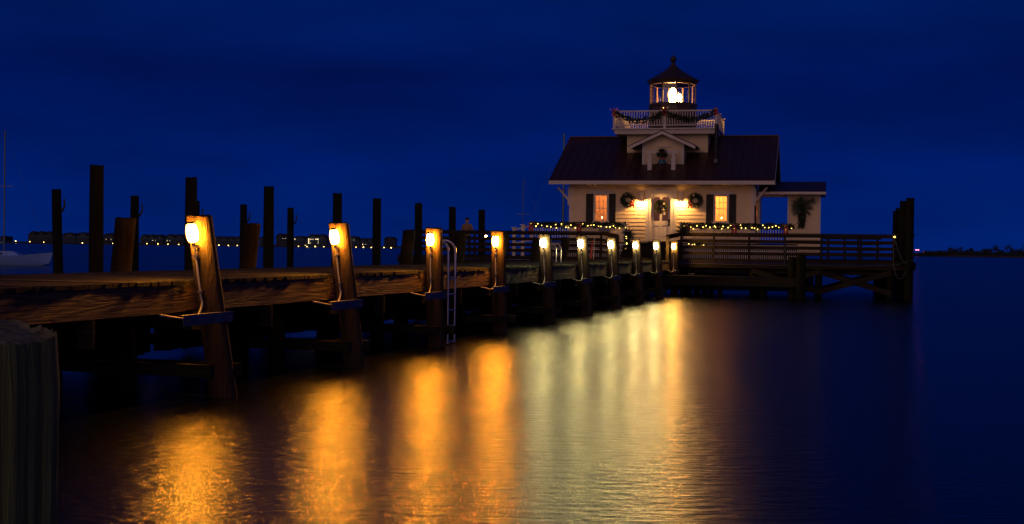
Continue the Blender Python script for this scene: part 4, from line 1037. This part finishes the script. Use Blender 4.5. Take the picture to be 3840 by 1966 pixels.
u, w_ = onH(3007, 772, .8); palm(HT(u, .9, w_ - HZ - .05), 240, .60, -.9, PI * 1.42, 'dark palm fan with trailing greens on the annex wall', 900, .95, .17)
u, w_ = onH(3040, 745, .8); palm(HT(u, .88, w_ - HZ - .15), 26, .34, -.5, 1.9, 'small dark palm leaf at the upper right of the annex spray')
u, w_ = onH(2357, 882, pv); palm(HT(u, pv - .22, w_ - HZ), 80, .46, -1.4, PI * .9, 'palm fan with hanging garland on the left step post', 700, .95)
for k in range(7):
    pass
u, w_ = onH(2563, 868, pv); palm(HT(u, pv - .2, w_ - HZ), 46, .52, -.3, PI * 1.05, 'low palm leaves on the railing right of the door', 200, .2)
# lights on the hanging garland
garland([(onH(2350, y, pv - .25)[0] + .03 * math.sin(y), pv - .25, onH(2350, y, pv - .25)[1] - HZ) for y in (878, 890, 905, 920, 935, 948)], .12, 'short lit garland hanging down the left step post', 6, 500)
garland([(onH(x, 905, pv - 1)[0], pv - 1, onH(x, yy, pv - 1)[1] - HZ) for x, yy in ((2572, 905), (2600, 912), (2625, 916), (2650, 918))], .08, 'low lit greenery behind the right railing boards', 5, 260)
# wall sign on the left railing
r = RH(2244, 849, 2290, 872, pv - .12); o = empty('notice_sign', HF, 'small grey notice board fixed to the left white railing', 'sign')
MB().box(r[0], pv - .13, r[1], r[2], pv - .10, r[3]).build('board', M['sign'], o)
mb = MB()
for row, (s, e) in enumerate(((.25, .8), (.1, .9), (.1, .85))):
    z = r[3] - .07 - row * .085; x = r[0] + (r[2] - r[0]) * s; xe = r[0] + (r[2] - r[0]) * e
    while x < xe: wdt = U(.012, .03); mb.box(x, pv - .134, z - .028, x + wdt, pv - .1305, z); x += wdt + (.008 if rnd() > .22 else .03)
mb.build('lettering', M['signtext'], o)

# ================================================================ PERSON behind the left railing
def person():
    u, _ = onS(1751, 900, 2.0); o = empty('person', SF @ Matrix.Translation((u, 2.0, PZ)), 'person in a tan jacket standing behind the left railing, seen from the front', 'person')
    J = {'pel': (0, 0, .92), 'wai': (0, 0, 1.08), 'che': (0, 0, 1.28), 'nec': (0, 0, 1.43), 'nk2': (0, -.01, 1.48), 'hd1': (0, -.015, 1.56), 'hd2': (0, -.01, 1.64),
         'shL': (-.17, 0, 1.36), 'elL': (-.24, .02, 1.12), 'wrL': (-.16, -.17, 1.02), 'shR': (.17, 0, 1.36), 'elR': (.25, .03, 1.12), 'wrR': (.20, -.16, 1.05),
         'hiL': (-.09, 0, .88), 'knL': (-.11, -.02, .48), 'anL': (-.12, .02, .08), 'toL': (-.13, -.13, .04), 'hiR': (.09, 0, .88), 'knR': (.12, -.01, .48), 'anR': (.13, .03, .08), 'toR': (.15, -.12, .04)}
    Rr = {'pel': .15, 'wai': .14, 'che': .17, 'nec': .07, 'nk2': .055, 'hd1': .085, 'hd2': .075, 'shL': .085, 'elL': .055, 'wrL': .04, 'shR': .085, 'elR': .055, 'wrR': .04, 'hiL': .11, 'knL': .07, 'anL': .05, 'toL': .04, 'hiR': .11, 'knR': .07, 'anR': .05, 'toR': .04}
    E = [('pel', 'wai'), ('wai', 'che'), ('che', 'nec'), ('nec', 'nk2'), ('nk2', 'hd1'), ('hd1', 'hd2'), ('che', 'shL'), ('shL', 'elL'), ('elL', 'wrL'), ('che', 'shR'), ('shR', 'elR'), ('elR', 'wrR'), ('pel', 'hiL'), ('hiL', 'knL'), ('knL', 'anL'), ('anL', 'toL'), ('pel', 'hiR'), ('hiR', 'knR'), ('knR', 'anR'), ('anR', 'toR')]
    ks = list(J); me = bpy.data.meshes.new('body'); me.from_pydata([J[k] for k in ks], [(ks.index(a), ks.index(b)) for a, b in E], [])
    b = bpy.data.objects.new('body', me); C.objects.link(b); b.parent = o
    sk = b.modifiers.new('skin', 'SKIN'); me.skin_vertices
    for i, k in enumerate(ks): me.skin_vertices[0].data[i].radius = (Rr[k], Rr[k] * (.72 if k in ('pel', 'wai', 'che') else 1)); me.skin_vertices[0].data[i].use_root = (k == 'pel')
    b.modifiers.new('sub', 'SUBSURF').levels = 2; b.modifiers['sub'].render_levels = 2
    m, nt, bs, _o = newmat('person_clothes'); tcn = nd(nt, 'ShaderNodeTexCoord'); s = nd(nt, 'ShaderNodeSeparateXYZ'); lk(nt, tcn.outputs['Object'], s.inputs[0])
    rp = nd(nt, 'ShaderNodeValToRGB'); rp.color_ramp.interpolation = 'CONSTANT'; e = rp.color_ramp.elements; dv_ = nd(nt, 'ShaderNodeMath', operation='DIVIDE'); dv_.inputs[1].default_value = 2; lk(nt, s.outputs['Z'], dv_.inputs[0]); lk(nt, dv_.outputs[0], rp.inputs['Fac'])
    e[0].position = 0; e[0].color = (.03, .03, .05, 1); e[1].position = .46; e[1].color = (.38, .22, .12, 1); x = e.new(.735); x.color = (.5, .30, .22, 1); lk(nt, rp.outputs[0], bs.inputs['Base Color']); bs.inputs['Roughness'].default_value = .8
    me.materials.append(m)
    mb = MB(); mb.ball((0, .005, 1.655), .098, 14, 8, (1, 1.08, .75)); mb.build('hair', M['timber'], o)
    skn = paint('skin', (.5, .30, .22), .6, .1)
    mb = MB(); mb.leaf((0, -.095, 1.60), .03, .3, (0, -.3, -1)); mb.ball((0, -.105, 1.575), .014, 6, 4)
    for s_ in (-1, 1): mb.ball((s_ * .09, 0, 1.58), .02, 6, 4, (.5, 1, 1.4))
    mb.build('face_features', skn, o)
    for s_, w3 in ((-1, J['wrL']), (1, J['wrR'])):
        mb = MB(); mb.ball((w3[0], w3[1] - .04, w3[2]), .036, 8, 6, (.8, 1.2, .6))
        for f in range(4): fx = w3[0] + (f - 1.5) * .017; mb.tube([(fx, w3[1] - .06, w3[2]), (fx, w3[1] - .10, w3[2] - .01), (fx, w3[1] - .115, w3[2] - .035 + .004 * f)], [.009, .008, .006], 6)
        mb.tube([(w3[0] - s_ * .03, w3[1] - .03, w3[2]), (w3[0] - s_ * .055, w3[1] - .065, w3[2] - .005)], [.01, .007], 6)
        mb.build('hand', skn, o)
person()

# ================================================================ BOATS
def sailboat(xm, ytop, Y, lab, L=7.6, grp='moored sailboats', heading=0.0, mastr=.07, cabin=True, zr_=None):
    p = atY(xm, ytop, Y); H = p.z
    o = empty('sailboat', Matrix.Translation((p.x, Y, 0)) @ Matrix.Rotation(heading, 4, 'Z'), lab, 'sailboat', grp)
    mb = MB(); n = 16; secs = []
    for i in range(n + 1):
        t = i / n; x = -L * .52 + L * t; bm = 1.25 * (math.sin(PI * min(1, (t * .86 + .14))) ** .55 if t < 1 else 0) * (1 if t < .5 else (1 - ((t - .5) * 2) ** 2.4)); bm = max(bm, .01)
        sheer = .72 + .34 * ((t - .35) / .65) ** 2 if t > .35 else .72 + .05 * (.35 - t)
        keel = -.3 + (.0 if t < .8 else (t - .8) * 2.2); xo = 0 if t < 1 else 0
        pr = []
        for (f, g) in ((0, 0), (.55, .12), (.85, .45), (1, 1)): pr.append((f, keel + (sheer - keel) * g))
        secs.append([(x + (g2 - keel) * .35 * (t ** 6), -bm * f, g2) for f, g2 in pr][::-1] + [(x + (g2 - keel) * .35 * (t ** 6), bm * f, g2) for f, g2 in pr][1:])
    k = 7; vs = [v for s in secs for v in s]; fs = [(i * k + j, i * k + j + 1, (i + 1) * k + j + 1, (i + 1) * k + j) for i in range(n) for j in range(k - 1)]
    fs += [tuple(range(k))]; mb.add(vs, fs, True)
    mb.add([s[0] for s in secs] + [s[-1] for s in secs], [(i, i + 1, n + 2 + i, n + 1 + i) for i in range(n)]); mb.build('hull', M['hull'], o)
    mb = MB(); mb.hexa([(-1.6, -.7, .72), (1.35, -.55, .80), (1.35, .55, .80), (-1.6, .7, .72), (-1.5, -.55, 1.12), (.85, -.42, 1.10), (.85, .42, 1.10), (-1.5, .55, 1.12)]); cb = mb.build('cabin', M['hull'], o)
    mb = MB(); mb.hexa([(-.6, -.675, .88), (.1, -.655, .88), (.1, -.60, .90), (-.6, -.62, .90), (-.55, -.625, 1.02), (.05, -.60, 1.02), (.05, -.58, 1.02), (-.55, -.60, 1.02)]); mb.build('porthole', M['dark'], cb)
    MB().tube([(0, 0, .9), (0, 0, H)], [mastr, mastr * .8], 8).build('mast', M['mast'], o)
    MB().bar((-.7, 0, .9 + (H - .9) * .55), (.7, 0, .9 + (H - .9) * .55), .05, .05).build('spreader', M['mast'], o)
    MB().tube([(0, 0, 1.75), (-2.9, 0, 1.6)], .11, 8).build('boom', M['mast'], o)
    mb = MB(); mb.tube([(0, 0, H - .1), (L * .47, 0, 1.0)], .008, 4); mb.tube([(0, 0, H - .1), (-L * .5, 0, .8)], .008, 4); mb.tube([(0, 0, H - .1), (-.1, -1.15, .8)], .008, 4); mb.build('rigging', M['mast'], o)
    mb = MB()
    for t in range(6):
        x = -L * .4 + t * L * .16; mb.tube([(x, -.95, .75), (x, -.95, 1.2)], .012, 4)
    mb.build('stanchion', M['galv'], o)
    return o
sailboat(19, 490, 98, 'white sailboat moored at the left edge of the photo, only its bow half in view', L=7.2)
sailboat(2116, 500, 92, 'sailboat behind the cottage, only its pale thick mast showing left of the roof', L=8, heading=.5, mastr=.09)
sailboat(1964, 668, 120, 'sailboat farther off, only its thin mast showing left of the porch', L=7, heading=-.4, mastr=.04)

# ================================================================ FAR SHORES
mb = MB(); pts = []
xs = [-400 + i * 140 for i in range(21)]
for i, x in enumerate(xs):
    Y = 1000 + 12 * math.sin(i * 1.7); X = (x - CX) / F * Y; pts.append((X, Y))
vs = [(x, y, -.3) for x, y in pts] + [(x, y + 2, 1.1) for x, y in pts] + [(x, y + 400, 1.4) for x, y in pts]; n = len(pts)
mb.add(vs, [(i, i + 1, n + i + 1, n + i) for i in range(n - 1)] + [(n + i, n + i + 1, 2 * n + i + 1, 2 * n + i) for i in range(n - 1)]); tag(mb.build('far_shore', M['land']), 'low dark far shore on the left', kind='structure')
mb = MB(); pts = []
for i in range(16):
    x = 3380 + i * 60; Y = 650 - i * 3 + 6 * math.sin(i * 1.3); pts.append(((x - CX) / F * Y, Y))
n = len(pts); vs = [(x, y, -.3) for x, y in pts] + [(x, y + 3, .9) for x, y in pts] + [(x, y + 200, 1.2) for x, y in pts]
mb.add(vs, [(i, i + 1, n + i + 1, n + i) for i in range(n - 1)] + [(n + i, n + i + 1, 2 * n + i + 1, 2 * n + i) for i in range(n - 1)]); tag(mb.build('low_bank', M['land']), 'low dark bank across the water on the right', kind='structure')
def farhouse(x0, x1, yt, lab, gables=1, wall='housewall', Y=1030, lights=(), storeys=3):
    X0 = (x0 - CX) / F * Y; X1 = (x1 - CX) / F * Y; zt = 1.9 + (hor((x0 + x1) / 2) - yt) * Y / F; w_ = X1 - X0; zb = 1.2; we_ = zt - min(3.0, (zt - zb) * .32)
    o = empty('shore_house', Matrix.Translation((X0, Y, 0)), lab, 'house', 'houses along the far shore'); D = 14
    mb = MB(); mb.box(0, 0, zb, w_, D, we_)
    for g in range(gables):
        a = w_ * (g + .12) / gables; b = w_ * (g + .88) / gables; mb.prism([(a, we_), (b, we_), ((a + b) / 2, zt - .3)], -.6, .5, lambda p, q, c: (p, c, q))
    # storey balconies
    mb.build('wall', M[wall], o)
    for s in range(1, storeys): z = zb + (we_ - zb) * s / storeys; MB().box(-.3, -1.8, z - .15, w_ + .3, -.02, z + .15).build('balcony', M['housewall'], o)
    mb = MB(); mb.prism([(-1, we_ - .05), (w_ + 1, we_ - .05), (w_ - w_ * .15, zt), (w_ * .15, zt)], .3, D, lambda p, q, c: (p, c, q))
    for g in range(gables):
        a = w_ * (g + .06) / gables; b = w_ * (g + .94) / gables; m_ = (a + b) / 2
        mb.prism([(a, we_), (m_, zt - .05), (b, we_), (b, we_ + .45), (m_, zt + .4), (a, we_ + .45)], -1.1, D * .5, lambda p, q, c: (p, c, q))
    mb.build('roof', M['shingle'], o)
    nw = max(3, int(w_ / 3.2))
    for s in range(storeys):
        z = zb + (we_ - zb) * (s + .3) / storeys; mb = MB()
        for k in range(nw): a = w_ * (k + .3) / nw; mb.box(a, -.06, z, a + w_ / nw * .42, -.01, z + (we_ - zb) / storeys * .45)
        mb.build('window_row', M['dark'], o)
    for (lx, ly, rr) in lights:
        X = (lx - CX) / F * (Y - 2) - X0; z = 1.9 + (hor(lx) - ly) * (Y - 2) / F; MB().ball((X, -2, z), rr * .62, 8, 5).build('lit_lamp', M['shoreB'], o)
    return o
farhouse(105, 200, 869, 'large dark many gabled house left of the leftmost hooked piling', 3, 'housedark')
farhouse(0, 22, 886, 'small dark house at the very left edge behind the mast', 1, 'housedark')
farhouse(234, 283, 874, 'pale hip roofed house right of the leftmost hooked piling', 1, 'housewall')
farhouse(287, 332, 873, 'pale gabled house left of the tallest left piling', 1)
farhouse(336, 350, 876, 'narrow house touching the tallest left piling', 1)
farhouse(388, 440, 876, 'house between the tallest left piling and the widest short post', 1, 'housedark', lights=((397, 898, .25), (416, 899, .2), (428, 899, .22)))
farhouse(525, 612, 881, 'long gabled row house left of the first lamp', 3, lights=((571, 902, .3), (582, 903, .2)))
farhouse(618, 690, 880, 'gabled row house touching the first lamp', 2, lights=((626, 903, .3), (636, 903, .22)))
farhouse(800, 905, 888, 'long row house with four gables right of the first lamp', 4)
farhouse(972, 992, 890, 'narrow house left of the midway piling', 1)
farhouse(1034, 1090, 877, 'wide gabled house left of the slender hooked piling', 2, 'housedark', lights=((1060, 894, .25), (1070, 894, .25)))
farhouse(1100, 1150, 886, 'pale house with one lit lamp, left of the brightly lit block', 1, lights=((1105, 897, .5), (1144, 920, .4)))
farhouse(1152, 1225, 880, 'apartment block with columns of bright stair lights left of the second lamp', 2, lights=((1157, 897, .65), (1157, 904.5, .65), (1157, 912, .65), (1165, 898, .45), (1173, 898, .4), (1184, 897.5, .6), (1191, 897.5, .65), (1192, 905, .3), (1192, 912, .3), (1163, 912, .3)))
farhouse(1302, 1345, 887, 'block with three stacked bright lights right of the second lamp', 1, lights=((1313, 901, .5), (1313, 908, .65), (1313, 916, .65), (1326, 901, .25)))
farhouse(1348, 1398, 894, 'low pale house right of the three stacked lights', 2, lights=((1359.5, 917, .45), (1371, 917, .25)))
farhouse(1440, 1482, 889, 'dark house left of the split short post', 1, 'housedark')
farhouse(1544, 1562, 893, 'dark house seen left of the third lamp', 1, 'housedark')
# shore lamps
sl_ = [(59, 904.5), (112, 907), (164, 908.5), (309, 911.6), (423, 913), (551, 914), (592, 915), (630, 916), (670, 917), (821, 920), (856, 920.6), (890, 921), (989, 922), (1119, 924), (1151, 925), (1182, 925), (1214, 925.4), (1335, 927.5), (1363, 928), (1392, 928.6), (1440, 929), (1467, 929.7)]
for i, (x, y) in enumerate(sl_):
    Y = 985; p = atY(x, y, Y); o = empty('shore_lamp', Matrix.Translation((p.x, Y, 0)), 'small round yellow lamp on the far bulkhead', 'lamp', 'shore lamps along the far bulkhead')
    MB().ball((0, 0, p.z), .26 if i % 3 else .34, 8, 6).build('globe', M['shoreA'], o); MB().tube([(0, 0, -.3), (0, 0, p.z - .5)], .08, 6).build('post', M['black'], o)
# right shore: red beacons, scrub trees
for x, y, l in ((3436, 937.5, 'left of the two upper red beacon lights on the right shore'), (3443.5, 937.5, 'right one of the two upper red beacon lights on the right shore'), (3462, 945, 'lower single red beacon light on the right shore')):
    p = atY(x, y, 700); o = empty('beacon', Matrix.Translation((p.x, 700, 0)), l, 'beacon', 'red beacons on the right shore'); MB().ball((0, 0, p.z), .32, 8, 6).build('light', M['redlamp'], o); MB().tube([(0, 0, 1), (0, 0, p.z - .3)], .07, 6).build('mast', M['black'], o)
def tree(x, yt, wpx, lab, Y=660, bare=False):
    X = (x - CX) / F * Y; H = 1.9 + (hor(x) - yt) * Y / F; R_ = wpx / 2 * Y / F
    o = empty('shore_tree', Matrix.Translation((X, Y, 0)), lab, 'tree', 'scrub trees on the right shore'); mb = MB(); mb.tube([(0, 0, .8), (U(-.2, .2), 0, 1 + (H - 1) * .5), (U(-.4, .4), 0, 1 + (H - 1) * .8)], [.16, .1, .04], 6)
    for k in range(5): a = U(-1, 1); mb.tube([(0, 0, 1 + (H - 1) * .35), (a * R_ * .6, U(-.5, .5), 1 + (H - 1) * U(.6, .9))], [.06, .02], 4)
    mb.build('trunk', M['pile'], o); mb = MB(); cl_ = [(U(-.75, .75) * R_, U(-.6, .6) * R_, U(.35 if not bare else .55, .93)) for _ in range(9)]
    for k in range(700 if not bare else 330):
        c = random.choice(cl_); a = Vector((random.gauss(0, .2) * R_, random.gauss(0, .2) * R_, random.gauss(0, .09) * (H - 1))); z = 1 + (H - 1) * c[2] + a.z; mb.leaf((c[0] + a.x, c[1] + a.y, min(z, H)), U(.2, .5), .4)
    mb.build('crown', M['bush'], o)
tl = [(3478, 945, 26), (3502, 945, 34), (3530, 941, 40), (3556, 937, 36), (3572, 930, 34), (3598, 929, 44), (3622, 935, 30), (3641, 931, 22), (3664, 941, 34), (3690, 934, 34), (3712, 931, 40), (3731, 922, 20), (3752, 936, 34), (3778, 918, 40), (3806, 932, 34), (3828, 934, 34), (3846, 915, 22), (3870, 925, 40)]
pos = ['lowest leftmost scrub tree beside the red beacons', 'low scrub tree second from the left on the right shore', 'scrub tree third from the left on the right shore', 'rounded scrub tree fourth from the left on the right shore', 'taller scrub tree left of the broad round crown', 'broad round crowned tree in the first clump of the right shore', 'scrub tree at the right slope of the first clump', 'thin upright tree at the right end of the first clump', 'lowest tree in the dip between the two clumps', 'tree starting the second clump of the right shore', 'broad tree in the second clump, left of the spiky one', 'spiky narrow tree topping the second clump', 'low tree left of the wind bent pine', 'tall wind bent pine with open crown', 'low tree right of the wind bent pine', 'low scrub tree second from the right edge', 'tall tree at the very right edge of the photo', 'tree just at the right frame edge']
for (x, y, w_), l in zip(tl, pos): tree(x, y, w_, l, bare=(y < 924))
mb = MB()
for k in range(9000):
    x = U(3400, 3900); Y = U(640, 670); mb.leaf(((x - CX) / F * Y, Y, U(.8, 2.6) * (1 if x > 3460 else .6)), U(.3, .7), .4)
tag(mb.build('shore_scrub', M['bush']), 'dark low scrub along the right bank', 'scrub', kind='stuff')

# ---------------------------------------------------------------- render settings
scn.view_settings.view_transform = 'Standard'; scn.view_settings.look = 'None'; scn.view_settings.exposure = 0; scn.view_settings.gamma = 1
cy = scn.cycles; cy.use_denoising = True; cy.use_adaptive_sampling = False
try: cy.denoiser = 'OPENIMAGEDENOISE'
except Exception: pass
cy.use_light_tree = True; cy.sample_clamp_indirect = 4; cy.sample_clamp_direct = 0; cy.max_bounces = 6; cy.diffuse_bounces = 3; cy.glossy_bounces = 3; cy.transparent_max_bounces = 12
cy.caustics_reflective = False; cy.caustics_refractive = False; cy.pixel_filter_type = 'BLACKMAN_HARRIS'
